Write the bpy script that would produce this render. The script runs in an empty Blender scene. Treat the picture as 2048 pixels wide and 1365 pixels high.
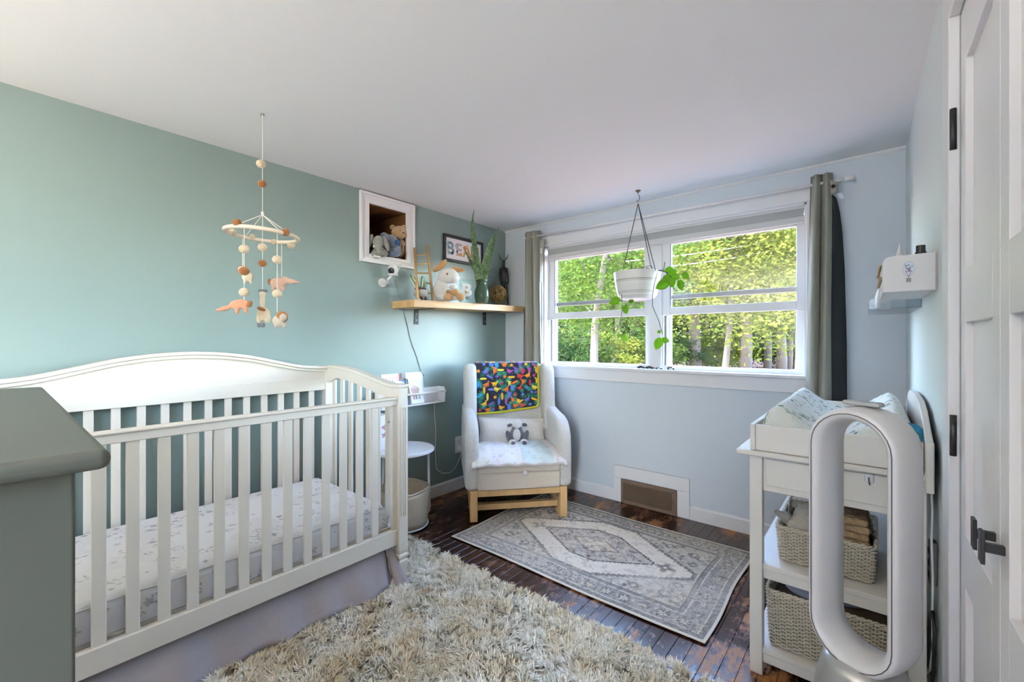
import bpy, bmesh, math, random
import numpy as np
from mathutils import Matrix, Vector, Euler
random.seed(7); np.random.seed(7)
sc = bpy.context.scene
COL = sc.collection
PI = math.pi

# ------------------------------------------------------------------ camera, world, sun, exposure
CAM = Vector((2.5214, 0.0, 1.17))
cd = bpy.data.cameras.new('camera'); cd.sensor_width = 36.0; cd.lens = 864/2048*36; cd.clip_start = 0.02; cd.clip_end = 300
cam = bpy.data.objects.new('camera', cd); COL.objects.link(cam)
cam.location = CAM; cam.rotation_euler = (PI/2, 0, math.radians(39.845)); sc.camera = cam
w = bpy.data.worlds.new('world'); sc.world = w; w.use_nodes = True
wn = w.node_tree.nodes; wl = w.node_tree.links
bg = wn['Background']; sky = wn.new('ShaderNodeTexSky'); sky.sky_type = 'NISHITA'; sky.sun_disc = False
sky.sun_elevation = math.radians(50); sky.sun_rotation = math.radians(200); sky.altitude = 100; sky.dust_density = 2.0
wl.new(sky.outputs[0], bg.inputs[0]); bg.inputs[1].default_value = 8.5
sl = bpy.data.lights.new('sun', 'SUN'); sl.energy = 10.5; sl.angle = math.radians(1.0); sl.color = (1.0, .93, .80)
sun = bpy.data.objects.new('sun', sl); COL.objects.link(sun)
sun.rotation_euler = Vector((0.30, 0.62, -0.80)).to_track_quat('-Z', 'Y').to_euler(); sun.location = (0, -5, 12)
vs = sc.view_settings; sc.display_settings.display_device = 'sRGB'
vs.view_transform = 'Standard'; vs.look = 'None'; vs.gamma = 1.0; vs.use_curve_mapping = False; vs.exposure = 0.18
FILL_LAMP_STRENGTH = 215.0
sc.cycles.use_denoising = True
sc.cycles.max_bounces = 6; sc.cycles.diffuse_bounces = 3; sc.cycles.glossy_bounces = 2; sc.cycles.transmission_bounces = 4; sc.cycles.transparent_max_bounces = 10; sc.cycles.adaptive_threshold = 0.06
sc.cycles.caustics_reflective = False; sc.cycles.caustics_refractive = False

# ------------------------------------------------------------------ helpers
def lin(c):
    c = np.asarray(c, dtype=float)
    return np.where(c <= .04045, c/12.92, ((c+.055)/1.055)**2.4)
def hx(h):
    return tuple(lin([int(h[i:i+2], 16)/255 for i in (0, 2, 4)]))
MATS = {}
def mat(name, col='ffffff', rough=.55, metal=0, bump=None, var=None, sheen=0, coat=0, spec=.5, stretch=(1,1,1), alpha=None, trans=0, emit=0, col2=None, attr=False, detail=4):
    if name in MATS: return MATS[name]
    m = bpy.data.materials.new(name); m.use_nodes = True; MATS[name] = m
    nt = m.node_tree; N = nt.nodes; L = nt.links; b = N['Principled BSDF']
    rgb = hx(col) if isinstance(col, str) else tuple(col)
    b.inputs['Base Color'].default_value = (*rgb, 1); b.inputs['Roughness'].default_value = rough
    b.inputs['Metallic'].default_value = metal; b.inputs['Specular IOR Level'].default_value = spec
    if sheen: b.inputs['Sheen Weight'].default_value = sheen; b.inputs['Sheen Roughness'].default_value = .5
    if coat: b.inputs['Coat Weight'].default_value = coat; b.inputs['Coat Roughness'].default_value = .15
    if trans: b.inputs['Transmission Weight'].default_value = trans
    if emit: b.inputs['Emission Color'].default_value = (*rgb, 1); b.inputs['Emission Strength'].default_value = emit
    tc = N.new('ShaderNodeTexCoord'); mp = N.new('ShaderNodeMapping'); mp.inputs['Scale'].default_value = stretch
    L.new(tc.outputs['Object'], mp.inputs['Vector'])
    src = None
    if attr:
        at = N.new('ShaderNodeAttribute'); at.attribute_name = 'Col'; src = at.outputs['Color']; L.new(src, b.inputs['Base Color'])
    if var:
        nz = N.new('ShaderNodeTexNoise'); nz.inputs['Scale'].default_value = var[0]; nz.inputs['Detail'].default_value = detail
        L.new(mp.outputs[0], nz.inputs['Vector'])
        mr = N.new('ShaderNodeMapRange'); mr.inputs['From Min'].default_value = .3; mr.inputs['From Max'].default_value = .7
        L.new(nz.outputs['Fac'], mr.inputs['Value'])
        mx = N.new('ShaderNodeMix'); mx.data_type = 'RGBA'
        L.new(mr.outputs[0], mx.inputs['Factor'])
        if attr:
            mx.blend_type = 'MULTIPLY'; mx.inputs['Factor'].default_value = 1
            cr = N.new('ShaderNodeMapRange'); cr.inputs['To Min'].default_value = 1-var[1]; cr.inputs['To Max'].default_value = 1.0
            L.new(nz.outputs['Fac'], cr.inputs['Value'])
            L.remove(mx.inputs['Factor'].links[0]); mx.inputs['Factor'].default_value = 1
            L.new(src, mx.inputs['A']); L.new(cr.outputs[0], mx.inputs['B'])
        else:
            c2 = hx(col2) if col2 else tuple(max(0, x*(1-var[1])) for x in rgb)
            mx.inputs['A'].default_value = (*rgb, 1); mx.inputs['B'].default_value = (*c2, 1)
        L.new(mx.outputs['Result'], b.inputs['Base Color'])
    if bump:
        nb = N.new('ShaderNodeTexNoise'); nb.inputs['Scale'].default_value = bump[0]; nb.inputs['Detail'].default_value = 3
        L.new(mp.outputs[0], nb.inputs['Vector'])
        bp = N.new('ShaderNodeBump'); bp.inputs['Strength'].default_value = bump[1]; bp.inputs['Distance'].default_value = bump[2] if len(bump) > 2 else .004
        L.new(nb.outputs['Fac'], bp.inputs['Height']); L.new(bp.outputs[0], b.inputs['Normal'])
    return m

class MB:
    def __init__(s): s.v = []; s.f = []; s.n = 0
    def add(s, v, f):
        s.v.append(np.asarray(v, dtype=float).reshape(-1, 3)); k = s.n; s.n += len(s.v[-1])
        s.f.extend([tuple(i+k for i in q) for q in f]); return s
    def box(s, x0, x1, y0, y1, z0, z1, M=None):
        v = np.array([(x, y, z) for z in (z0, z1) for y in (y0, y1) for x in (x0, x1)], dtype=float)
        if M is not None: v = np.array([tuple(M @ Vector(p)) for p in v])
        f = [(0,2,3,1),(4,5,7,6),(0,1,5,4),(2,6,7,3),(0,4,6,2),(1,3,7,5)]
        if M is not None and M.to_3x3().determinant() < 0: f = [q[::-1] for q in f]
        return s.add(v, f)
    def prism(s, poly, axis, lo, hi, M=None):
        n = len(poly); v = []
        for h in (lo, hi):
            for a, b in poly:
                v.append({'x': (h, a, b), 'y': (a, h, b), 'z': (a, b, h)}[axis])
        if M is not None: v = [tuple(M @ Vector(p)) for p in v]
        f = [tuple(range(n))[::-1], tuple(range(n, 2*n))] + [(i, (i+1) % n, n+(i+1) % n, n+i) for i in range(n)]
        ar = sum(a[0]*b[1]-b[0]*a[1] for a, b in zip(poly, list(poly[1:])+[poly[0]]))
        sg = (1 if ar > 0 else -1)*(-1 if axis == 'y' else 1)*(-1 if M is not None and M.to_3x3().determinant() < 0 else 1)
        if sg < 0: f = [q[::-1] for q in f]
        return s.add(v, f)
    def tube(s, pts, r, n=8, closed=False, caps=True, flat=1.0):
        P = [Vector(p) for p in pts]; m = len(P)
        R = r if hasattr(r, '__len__') else [r]*m
        v = []; up = None
        for i, p in enumerate(P):
            if closed: t = P[(i+1) % m]-P[i-1]
            else: t = P[min(i+1, m-1)]-P[max(i-1, 0)]
            t = t.normalized() if t.length > 1e-9 else Vector((0, 0, 1))
            if up is None: up = Vector((0, 0, 1)) if abs(t.z) < .9 else Vector((1, 0, 0))
            a = t.cross(up)
            if a.length < 1e-6: a = t.cross(Vector((.3, .8, .1)))
            a.normalize(); b = a.cross(t).normalized(); up = b
            for k in range(n):
                q = 2*PI*k/n; v.append(tuple(p + a*(math.cos(q)*R[i]) + b*(math.sin(q)*R[i]*flat)))
        f = []
        for i in range(m if closed else m-1):
            j = (i+1) % m
            for k in range(n):
                f.append((i*n+k, i*n+(k+1) % n, j*n+(k+1) % n, j*n+k))
        if caps and not closed:
            f.append(tuple(range(n))[::-1]); f.append(tuple((m-1)*n+k for k in range(n)))
        return s.add(v, f)
    def lathe(s, prof, n=32, c=(0, 0, 0), M=None):
        v = []; 
        for r, z in prof:
            for k in range(n):
                q = 2*PI*k/n; v.append((c[0]+r*math.cos(q), c[1]+r*math.sin(q), c[2]+z))
        if M is not None: v = [tuple(M @ Vector(p)) for p in v]
        f = [(i*n+k, i*n+(k+1) % n, (i+1)*n+(k+1) % n, (i+1)*n+k) for i in range(len(prof)-1) for k in range(n)]
        if prof[0][0] > 1e-6: f.append(tuple(range(n))[::-1])
        if prof[-1][0] > 1e-6: f.append(tuple((len(prof)-1)*n+k for k in range(n)))
        return s.add(v, f)
    def ell(s, c, r, rot=None, nu=16, nv=10):
        r = (r, r, r) if not hasattr(r, '__len__') else r
        v = []; E = Euler(rot).to_matrix() if rot else None
        for i in range(nv+1):
            a = PI*i/nv - PI/2
            for k in range(nu):
                q = 2*PI*k/nu; p = Vector((r[0]*math.cos(a)*math.cos(q), r[1]*math.cos(a)*math.sin(q), r[2]*math.sin(a)))
                if E: p = E @ p
                v.append((c[0]+p.x, c[1]+p.y, c[2]+p.z))
        f = [(i*nu+k, i*nu+(k+1) % nu, (i+1)*nu+(k+1) % nu, (i+1)*nu+k) for i in range(nv) for k in range(nu)]
        return s.add(v, f)
    def grid(s, nu, nv, fn, cu=False):
        v = [fn(i/(nu if cu else nu-1), j/(nv-1)) for j in range(nv) for i in range(nu)]
        f = [(j*nu+i, j*nu+(i+1) % nu, (j+1)*nu+(i+1) % nu, (j+1)*nu+i) for j in range(nv-1) for i in range(nu if cu else nu-1)]
        return s.add(v, f)
    def pillow(s, w, h, t, nu=20, nv=14, p=2.6, M=None, edge=.0, wob=0):
        for sg in (1, -1):
            def fn(u, v):
                a, b = 2*u-1, 2*v-1
                e = max(0, (1-abs(a)**p))*max(0, (1-abs(b)**p))
                q = 1-.06*(1-abs(a))*abs(b)**4; q2 = 1-.06*(1-abs(b))*abs(a)**4
                z = sg*(edge + t/2*e**.5) + wob*math.sin(7*a+3*b)*e
                P = Vector((a*w/2*q2, b*h/2*q, z))
                if M is not None: P = M @ P
                return tuple(P)
            k = s.n; s.grid(nu, nv, fn)
            if sg < 0:
                s.f = [tuple(reversed(q)) if min(q) >= k else q for q in s.f]
        return s
    def build(s, name, m, parent=None, smooth=False, bevel=0, sub=0, w=True, bs=2, sol=0, ang=None):
        me = bpy.data.meshes.new(name)
        V = np.concatenate(s.v) if s.v else np.zeros((0, 3))
        me.from_pydata(V.tolist(), [], s.f); me.update()
        return finish(name, me, m, parent, smooth, bevel, sub, w, bs, sol)
TM = {}
def finish(name, me, m, parent=None, smooth=False, bevel=0, sub=0, w=True, bs=2, sol=0):
    o = bpy.data.objects.new(name, me); COL.objects.link(o)
    if m is not None:
        for x in (m if isinstance(m, (list, tuple)) else [m]): me.materials.append(x)
    if smooth:
        me.polygons.foreach_set('use_smooth', [True]*len(me.polygons))
    if parent is not None:
        o.parent = parent
        if w and parent.name in TM: o.matrix_parent_inverse = TM[parent.name].inverted()
    if sol:
        d = o.modifiers.new('s', 'SOLIDIFY'); d.thickness = sol; d.offset = 0
    if bevel:
        d = o.modifiers.new('b', 'BEVEL'); d.width = bevel; d.segments = bs; d.limit_method = 'ANGLE'; d.angle_limit = math.radians(40)
        if bs > 1:
            me.polygons.foreach_set('use_smooth', [True]*len(me.polygons))
            d.harden_normals = True
    if sub:
        d = o.modifiers.new('u', 'SUBSURF'); d.levels = sub; d.render_levels = sub
    return o
def tag(o, label=None, cat=None, group=None, kind=None):
    if label: o['label'] = label
    if cat: o['category'] = cat
    if group: o['group'] = group
    if kind: o['kind'] = kind
    return o
def thing(name, label, cat, loc=(0, 0, 0), rotz=0, group=None, kind=None):
    o = bpy.data.objects.new(name, None); COL.objects.link(o); o.empty_display_size = .05
    o.location = loc; o.rotation_euler = (0, 0, rotz)
    TM[o.name] = Matrix.Translation(loc) @ Matrix.Rotation(rotz, 4, 'Z')
    return tag(o, label, cat, group, kind)
def dup(o, parent, **kw):
    c = o.copy(); COL.objects.link(c); mi = o.matrix_parent_inverse.copy(); c.parent = parent; c.matrix_parent_inverse = mi
    for k, v in kw.items(): setattr(c, k, v)
    return c
def box(name, m, parent, x0, x1, y0, y1, z0, z1, bevel=.002, M=None, w=True):
    return MB().box(x0, x1, y0, y1, z0, z1, M).build(name, m, parent, bevel=bevel, w=w)
def blob(name, ells, m, parent=None, vox=.005, it=6, w=True, M=None, disp=0, dscale=.02):
    b = MB()
    for e in ells: b.ell(e[0], e[1], e[2] if len(e) > 2 else None, 18, 12)
    if M is not None: b.v = [np.array([tuple(M @ Vector(p)) for p in a]) for a in b.v]
    o = b.build(name, m, parent, smooth=True, w=w)
    r = o.modifiers.new('r', 'REMESH'); r.mode = 'VOXEL'; r.voxel_size = vox; r.use_smooth_shade = True
    q = o.modifiers.new('q', 'SMOOTH'); q.factor = .5; q.iterations = it
    if disp:
        t = bpy.data.textures.new(name+'_t', 'CLOUDS'); t.noise_scale = dscale; t.noise_depth = 1
        d = o.modifiers.new('d', 'DISPLACE'); d.texture = t; d.strength = disp; d.mid_level = .5
    return o
def vnoise(x, y, scale, seed=0):
    rs = np.random.RandomState(seed); T = rs.rand(256, 256)
    x = x*scale+1000.5; y = y*scale+1000.5
    xi = np.floor(x).astype(int); yi = np.floor(y).astype(int); fx = x-xi; fy = y-yi
    fx = fx*fx*(3-2*fx); fy = fy*fy*(3-2*fy)
    g = lambda a, b: T[a % 256, b % 256]
    return (g(xi, yi)*(1-fx)+g(xi+1, yi)*fx)*(1-fy)+(g(xi, yi+1)*(1-fx)+g(xi+1, yi+1)*fx)*fy
def c3(h): return np.array([int(h[i:i+2], 16)/255 for i in (0, 2, 4)])
class Paint:
    """a printed sheet: positions are metres on the cloth, colours sRGB"""
    def __init__(s, U, V, base):
        s.U = U; s.V = V; s.c = np.tile(c3(base), (len(U), 1))
    def put(s, mask, col, a=1.0):
        col = c3(col) if isinstance(col, str) else np.asarray(col)
        k = np.clip(np.asarray(mask, float)*a, 0, 1)[:, None]; s.c = s.c*(1-k)+col*k
    def lobe(s, cx, cy, r, lobes, amp, col, rot=0, a=1, sx=1, outline=0, sharp=False):
        dx = s.U-cx; dy = s.V-cy; sel = (np.abs(dx) < 2.2*r*max(sx, 1)) & (np.abs(dy) < 2.2*r*max(sx, 1))
        if not sel.any(): return
        dx = dx[sel]; dy = dy[sel]; cr, sr = math.cos(rot), math.sin(rot)
        p = (dx*cr+dy*sr)/sx; q = -dx*sr+dy*cr
        R = np.hypot(p, q); T = np.arctan2(q, p)
        w_ = np.cos(lobes*T)
        if sharp: w_ = 1-2*np.abs(((lobes*T/(2*PI)) % 1)-.5)*2
        e = r*(1+amp*w_)/(1+amp)
        mk = (R < e) if not outline else (np.abs(R-e) < outline)
        idx = np.where(sel)[0][mk]; s.c[idx] = s.c[idx]*(1-a)+c3(col)*a
    def line(s, pts, wd, col, a=1):
        for (x0, y0), (x1, y1) in zip(pts[:-1], pts[1:]):
            sel = (s.U > min(x0, x1)-wd) & (s.U < max(x0, x1)+wd) & (s.V > min(y0, y1)-wd) & (s.V < max(y0, y1)+wd)
            if not sel.any(): continue
            i = np.where(sel)[0]; dx, dy = x1-x0, y1-y0; L2 = dx*dx+dy*dy+1e-12
            t = np.clip(((s.U[i]-x0)*dx+(s.V[i]-y0)*dy)/L2, 0, 1)
            d = np.hypot(s.U[i]-x0-t*dx, s.V[i]-y0-t*dy); k = i[d < wd/2]
            s.c[k] = s.c[k]*(1-a)+c3(col)*a
    def rect(s, u0, u1, v0, v1, col, a=1):
        s.put((s.U > u0) & (s.U < u1) & (s.V > v0) & (s.V < v1), col, a)
def sheet(name, nu, nv, Wm, Hm, pos, paint, m, parent=None, sol=0, smooth=True, w=True):
    """a cloth or printed board of nu x nv points; pos(U, V) in metres -> xyz arrays; paint(Paint)"""
    uu, vv = np.meshgrid(np.linspace(0, Wm, nu), np.linspace(0, Hm, nv)); U = uu.ravel(); V = vv.ravel()
    X = np.stack(pos(U, V), 1).astype(float)
    p = paint(U, V)
    i = np.arange(nu*nv).reshape(nv, nu)
    F = np.stack([i[:-1, :-1], i[:-1, 1:], i[1:, 1:], i[1:, :-1]], -1).reshape(-1, 4)
    me = bpy.data.meshes.new(name); me.from_pydata(X.tolist(), [], F.tolist())
    ca = me.color_attributes.new('Col', 'FLOAT_COLOR', 'POINT')
    ca.data.foreach_set('color', np.concatenate([lin(np.clip(p.c, 0, 1)), np.ones((len(U), 1))], 1).astype(np.float32).ravel())
    return finish(name, me, m, parent, smooth=smooth, sol=sol, w=w)
def text_mesh(name, body, size, depth, m, parent, M, bold=0.0):
    cu = bpy.data.curves.new(name, 'FONT'); cu.body = body; cu.size = size; cu.extrude = depth; cu.offset = bold; cu.align_x = 'CENTER'; cu.align_y = 'CENTER'; cu.resolution_u = 3
    t = bpy.data.objects.new(name+'_c', cu); COL.objects.link(t)
    dg = bpy.context.evaluated_depsgraph_get(); me = bpy.data.meshes.new_from_object(t.evaluated_get(dg))
    bpy.data.objects.remove(t); bpy.data.curves.remove(cu)
    me.transform(M); me.name = name
    return finish(name, me, m, parent)
def struct(o, label=None): o['kind'] = 'structure'; 
def grp(name, label=None, kind=None, cat=None):
    o = bpy.data.objects.new(name, None); COL.objects.link(o); TM[o.name] = Matrix.Identity(4)
    return tag(o, label, cat, None, kind)

# ------------------------------------------------------------------ materials
WHITE = mat('white_paint', 'ebe9e8', .4, bump=(60, .04))
TRIM = mat('trim_paint', 'eeebea', .38)
CEIL = mat('ceiling_paint', 'f2f0ee', .9, bump=(90, .08))
TEAL = mat('teal_wall_paint', '8a9b95', .34, bump=(55, .10, .002), var=(1.3, .06))
BLUE = mat('pale_blue_wall_paint', 'd9dfe5', .6, bump=(55, .10, .002))
MINT = mat('pale_mint_wall_paint', 'e0e8e5', .45, bump=(55, .10, .002))
CRIBM = mat('cream_crib_paint', 'eae0cf', .35, var=(6, .04))
OAK = mat('oak_wood', 'd9b485', .5, var=(9, .25), stretch=(1, 1, .12))
PINE = mat('pine_shelf_wood', 'e0b57c', .5, var=(7, .35), stretch=(3, .25, 3))
BLACK = mat('black_metal', '1b1b1c', .45)
DARKM = mat('bronze_metal', '75614f', .5, metal=.1)
STEEL = mat('silver_plastic', 'b9b8b6', .3, metal=.75)
WPL = mat('white_plastic', 'ece8e5', .35)
CORDW = mat('white_cord_rubber', 'e8e6e1', .6)
BOUC = mat('boucle_fabric', 'efe8dd', .95, bump=(170, 1.0, .012), sheen=.3, var=(120, .12))
LINEN = mat('linen_fabric', 'd8c9b7', .95, bump=(500, .4, .002), var=(200, .10))
PRINT = mat('printed_cloth', 'ffffff', .9, attr=True, sheen=.15, bump=(90, .25, .004))
PAPER = mat('printed_paper', 'ffffff', .5, attr=True)
def glassy(name, tint=(1, 1, 1), ior=1.45, refl=1.0):
    m = bpy.data.materials.new(name); m.use_nodes = True; N = m.node_tree.nodes; L = m.node_tree.links
    for n in list(N):
        if n.type == 'BSDF_PRINCIPLED': N.remove(n)
    out = [n for n in N if n.type == 'OUTPUT_MATERIAL'][0]
    t = N.new('ShaderNodeBsdfTransparent'); t.inputs[0].default_value = (*tint, 1)
    g = N.new('ShaderNodeBsdfGlossy'); g.inputs['Roughness'].default_value = .01
    lw = N.new('ShaderNodeLayerWeight'); lw.inputs['Blend'].default_value = .5; pw = N.new('ShaderNodeMath'); pw.operation = 'POWER'; pw.inputs[1].default_value = 4.0; L.new(lw.outputs['Facing'], pw.inputs[0])
    fr = N.new('ShaderNodeMath'); fr.operation = 'MULTIPLY_ADD'; fr.inputs[1].default_value = .7; fr.inputs[2].default_value = .035; L.new(pw.outputs[0], fr.inputs[0])
    mx = N.new('ShaderNodeMixShader'); L.new(fr.outputs[0], mx.inputs[0]); L.new(t.outputs[0], mx.inputs[1]); L.new(g.outputs[0], mx.inputs[2])
    L.new(mx.outputs[0], out.inputs[0]); MATS[name] = m; return m
GLASS = glassy('window_glass')
# ------------------------------------------------------------------ the room
D = 2.931; H = 2.147; Y0 = -2.3
TH = math.radians(.79); AX = Vector((math.sin(TH), -math.cos(TH), 0)); NX = Vector((-math.cos(TH), -math.sin(TH), 0))
RW = Matrix(((AX.x, NX.x, 0, 2.65), (AX.y, NX.y, 0, D), (0, 0, 1, 0), (0, 0, 0, 1)))   # right wall: s along it, d into the room, z
# floor: dark strip boards with worn finish
def floor_mat():
    m = mat('worn_floor_boards', '2c1510', .28)
    N = m.node_tree.nodes; L = m.node_tree.links; b = N['Principled BSDF']
    tc = N.new('ShaderNodeTexCoord'); mp = N.new('ShaderNodeMapping'); mp.inputs['Scale'].default_value = (1.0, .45, 1)
    ge = N.new('ShaderNodeNewGeometry')
    L.new(ge.outputs['Position'], mp.inputs['Vector'])
    n1 = N.new('ShaderNodeTexNoise'); n1.inputs['Scale'].default_value = 11; n1.inputs['Detail'].default_value = 9; n1.inputs['Roughness'].default_value = .78
    n2 = N.new('ShaderNodeTexNoise'); n2.inputs['Scale'].default_value = 1.6; n2.inputs['Detail'].default_value = 2
    mp3 = N.new('ShaderNodeMapping'); mp3.inputs['Scale'].default_value = (60, 3, 1); L.new(ge.outputs['Position'], mp3.inputs['Vector'])
    n3 = N.new('ShaderNodeTexNoise'); n3.inputs['Scale'].default_value = 1.5; n3.inputs['Detail'].default_value = 4; L.new(mp3.outputs[0], n3.inputs['Vector'])
    L.new(mp.outputs[0], n1.inputs['Vector']); L.new(mp.outputs[0], n2.inputs['Vector'])
    ad = N.new('ShaderNodeMath'); ad.operation = 'MULTIPLY_ADD'; ad.inputs[1].default_value = .7; L.new(n2.outputs['Fac'], ad.inputs[0]); L.new(n1.outputs['Fac'], ad.inputs[2])
    r = N.new('ShaderNodeValToRGB'); e = r.color_ramp.elements
    e[0].position = .84; e[0].color = (*hx('321a12'), 1); e[1].position = .965; e[1].color = (*hx('a5703f'), 1)
    x = r.color_ramp.elements.new(.905); x.color = (*hx('553020'), 1)
    x = r.color_ramp.elements.new(.80); x.color = (*hx('35180f'), 1)
    L.new(ad.outputs[0], r.inputs[0])
    mx = N.new('ShaderNodeMix'); mx.data_type = 'RGBA'; mx.blend_type = 'MULTIPLY'; mx.inputs['Factor'].default_value = .55
    mr = N.new('ShaderNodeMapRange'); mr.inputs['From Min'].default_value = .3; mr.inputs['From Max'].default_value = .7; mr.inputs['To Min'].default_value = .55; mr.inputs['To Max'].default_value = 1.25
    L.new(n3.outputs['Fac'], mr.inputs[0]); L.new(r.outputs[0], mx.inputs['A']); L.new(mr.outputs[0], mx.inputs['B']); L.new(mx.outputs['Result'], b.inputs['Base Color'])
    rr = N.new('ShaderNodeMapRange'); rr.inputs['From Min'].default_value = .85; rr.inputs['From Max'].default_value = .97; rr.inputs['To Min'].default_value = .2; rr.inputs['To Max'].default_value = .5
    L.new(ad.outputs[0], rr.inputs[0]); L.new(rr.outputs[0], b.inputs['Roughness'])
    bp = N.new('ShaderNodeBump'); bp.inputs['Strength'].default_value = .25; bp.inputs['Distance'].default_value = .002; L.new(n3.outputs['Fac'], bp.inputs['Height']); L.new(bp.outputs[0], b.inputs['Normal'])
    return m
FL = floor_mat()
flo = box('floor', mat('subfloor', '120a07', .9), None, -.15, 2.85, Y0-.1, D+.12, -.12, -.012, 0); flo['kind'] = 'structure'
PIT = .0558; x = 1.71 - 31*PIT; i = 0; rnd = random.Random(3)
plank_meshes = {}
while x < 2.74:
    y = Y0 - rnd.random()*.9
    while y < D+.1:
        ln = rnd.choice((.7, .95, 1.2)); y1 = y+ln
        if ln not in plank_meshes:
            mb = MB(); g = .0005; t = .0009
            a, b_ = PIT-g*2, ln-g*2
            mb.add([(0,0,-.012),(a,0,-.012),(a,b_,-.012),(0,b_,-.012),(0,0,-t),(a,0,-t),(a,b_,-t),(0,b_,-t),(t,t,0),(a-t,t,0),(a-t,b_-t,0),(t,b_-t,0)],
                   [(0,3,2,1),(0,1,5,4),(1,2,6,5),(2,3,7,6),(3,0,4,7),(4,5,9,8),(5,6,10,9),(6,7,11,10),(7,4,8,11),(8,9,10,11)])
            o = mb.build('plank', FL, flo); plank_meshes[ln] = o.data
        else:
            o = bpy.data.objects.new('plank', plank_meshes[ln]); COL.objects.link(o); o.parent = flo
        o.location = (x+.0005, y+.0005, -rnd.random()*.0006)
        if y1 < Y0: bpy.data.objects.remove(o)
        y = y1
    x += PIT
cl = box('ceiling', CEIL, None, -.15, 2.95, Y0-.1, D+.14, H, H+.12, 0); cl['kind'] = 'structure'
# left wall with the niche hole
NY0, NY1, NZ0, NZ1 = 1.559, 1.853, 1.738, 2.067
mb = MB()
for a in ((Y0-.1, NY0, -.1, H), (NY1, D+.14, -.1, H), (NY0, NY1, -.1, NZ0), (NY0, NY1, NZ1, H)): mb.box(-.12, 0, a[0], a[1], a[2], a[3])
wl_ = mb.build('wall_left', TEAL, None); wl_['kind'] = 'structure'
NW = mat('niche_wood', '7a5026', .6, var=(9, .45), stretch=(.3, 2, 2), bump=(60, .1)); nd = -.42
for a in ((nd, -.001, NY0-.012, NY0+.004, NZ0-.012, NZ1+.012), (nd, -.001, NY1-.004, NY1+.012, NZ0-.012, NZ1+.012), (nd, -.001, NY0, NY1, NZ0-.012, NZ0+.004), (nd, -.001, NY0, NY1, NZ1-.004, NZ1+.012), (nd-.012, nd, NY0-.01, NY1+.01, NZ0-.01, NZ1+.01)):
    box('niche_board', NW, wl_, *a, bevel=0)
# back wall with the window hole
WX0, WX1, WZ0, WZ1 = .417, 2.238, .966, 1.953
mb = MB()
for a in ((-.12, WX0, -.1, H), (WX1, 2.9, -.1, H), (WX0, WX1, -.1, WZ0), (WX0, WX1, WZ1, H)): mb.box(a[0], a[1], D, D+.14, a[2], a[3])
wb = mb.build('wall_back', BLUE, None); wb['kind'] = 'structure'
# right wall (a closet opening behind its doors)
mb = MB(); S0, S1, DZ = 1.56, 2.264, 1.893
mb.box(-.1, S0, -.12, 0, -.1, H, RW); mb.box(S1, 3.9, -.12, 0, -.1, H, RW); mb.box(S0, S1, -.12, 0, DZ, H, RW); mb.box(S0-.02, S1+.02, -.16, -.12, -.1, H, RW)
wr = mb.build('wall_right', MINT, None); wr['kind'] = 'structure'
wf = box('wall_front', BLUE, None, -.12, 2.95, Y0-.12, Y0, -.1, H, 0); wf['kind'] = 'structure'
# baseboards
def bboard(name, M, L0, L1, h=.09, t=.014):
    o = MB().prism([(0, 0), (t, 0), (t, h-.012), (t-.004, h-.003), (t-.009, h), (0, h)], 'x', L0, L1, M).build(name, TRIM, None); o['kind'] = 'structure'; return o
Mb = Matrix(((1,0,0,0),(0,-1,0,D),(0,0,1,0),(0,0,0,1)))
bb = bboard('baseboard_back', Mb, 0, 1.064); MB().prism([(0, 0), (.014, 0), (.014, .078), (.010, .087), (.005, .09), (0, .09)], 'x', 1.6, 2.65, Mb).build('board', TRIM, bb)
Ml = Matrix(((0,1,0,0),(1,0,0,0),(0,0,1,0),(0,0,0,1)))
bboard('baseboard_left', Ml, Y0, D); bboard('baseboard_right', RW, 0, 1.466)
# bead where ceiling meets the back wall
t1 = MB().prism([(0, H), (.016, H), (.012, H-.008), (0, H-.014)], 'x', 0, 2.66, Mb).build('trim_1', TRIM, None); t1['kind'] = 'structure'
# trim around the floor register
t2 = grp('trim_2', kind='structure')
box('board', TRIM, t2, 1.064, 1.6, D-.018, D, .175, .264, .003)
box('board', TRIM, t2, 1.064, 1.122, D-.018, D, 0, .175, .003)
box('board', TRIM, t2, 1.521, 1.6, D-.018, D, 0, .175, .003)
# niche casing, mitred
t3 = grp('trim_3', kind='structure')
def mitre(parent, m, oy0, oy1, oz0, oz1, iy0, iy1, iz0, iz1, d0, d1, axis='x', nm='board', bevel=.002):
    for q in (((oy0, oz0), (oy1, oz0), (iy1, iz0), (iy0, iz0)), ((oy1, oz0), (oy1, oz1), (iy1, iz1), (iy1, iz0)), ((oy1, oz1), (oy0, oz1), (iy0, iz1), (iy1, iz1)), ((oy0, oz1), (oy0, oz0), (iy0, iz0), (iy0, iz1))):
        yield q
for q in mitre(None, None, 1.494, 1.922, 1.68, 2.137, NY0, NY1, NZ0, NZ1, 0, 0):
    MB().prism(q, 'x', 0, .012).build('board', TRIM, t3, bevel=.0015, bs=1)
for q in mitre(None, None, 1.494, 1.922, 1.68, 2.137, 1.512, 1.904, 1.698, 2.119, 0, 0):
    MB().prism(q, 'x', .012, .022).build('outer_bead', TRIM, t3, bevel=.004)
for q in mitre(None, None, 1.531, 1.884, 1.716, 2.098, NY0, NY1, NZ0, NZ1, 0, 0):
    MB().prism(q, 'x', .012, .017).build('inner_bead', TRIM, t3, bevel=.002)
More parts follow.
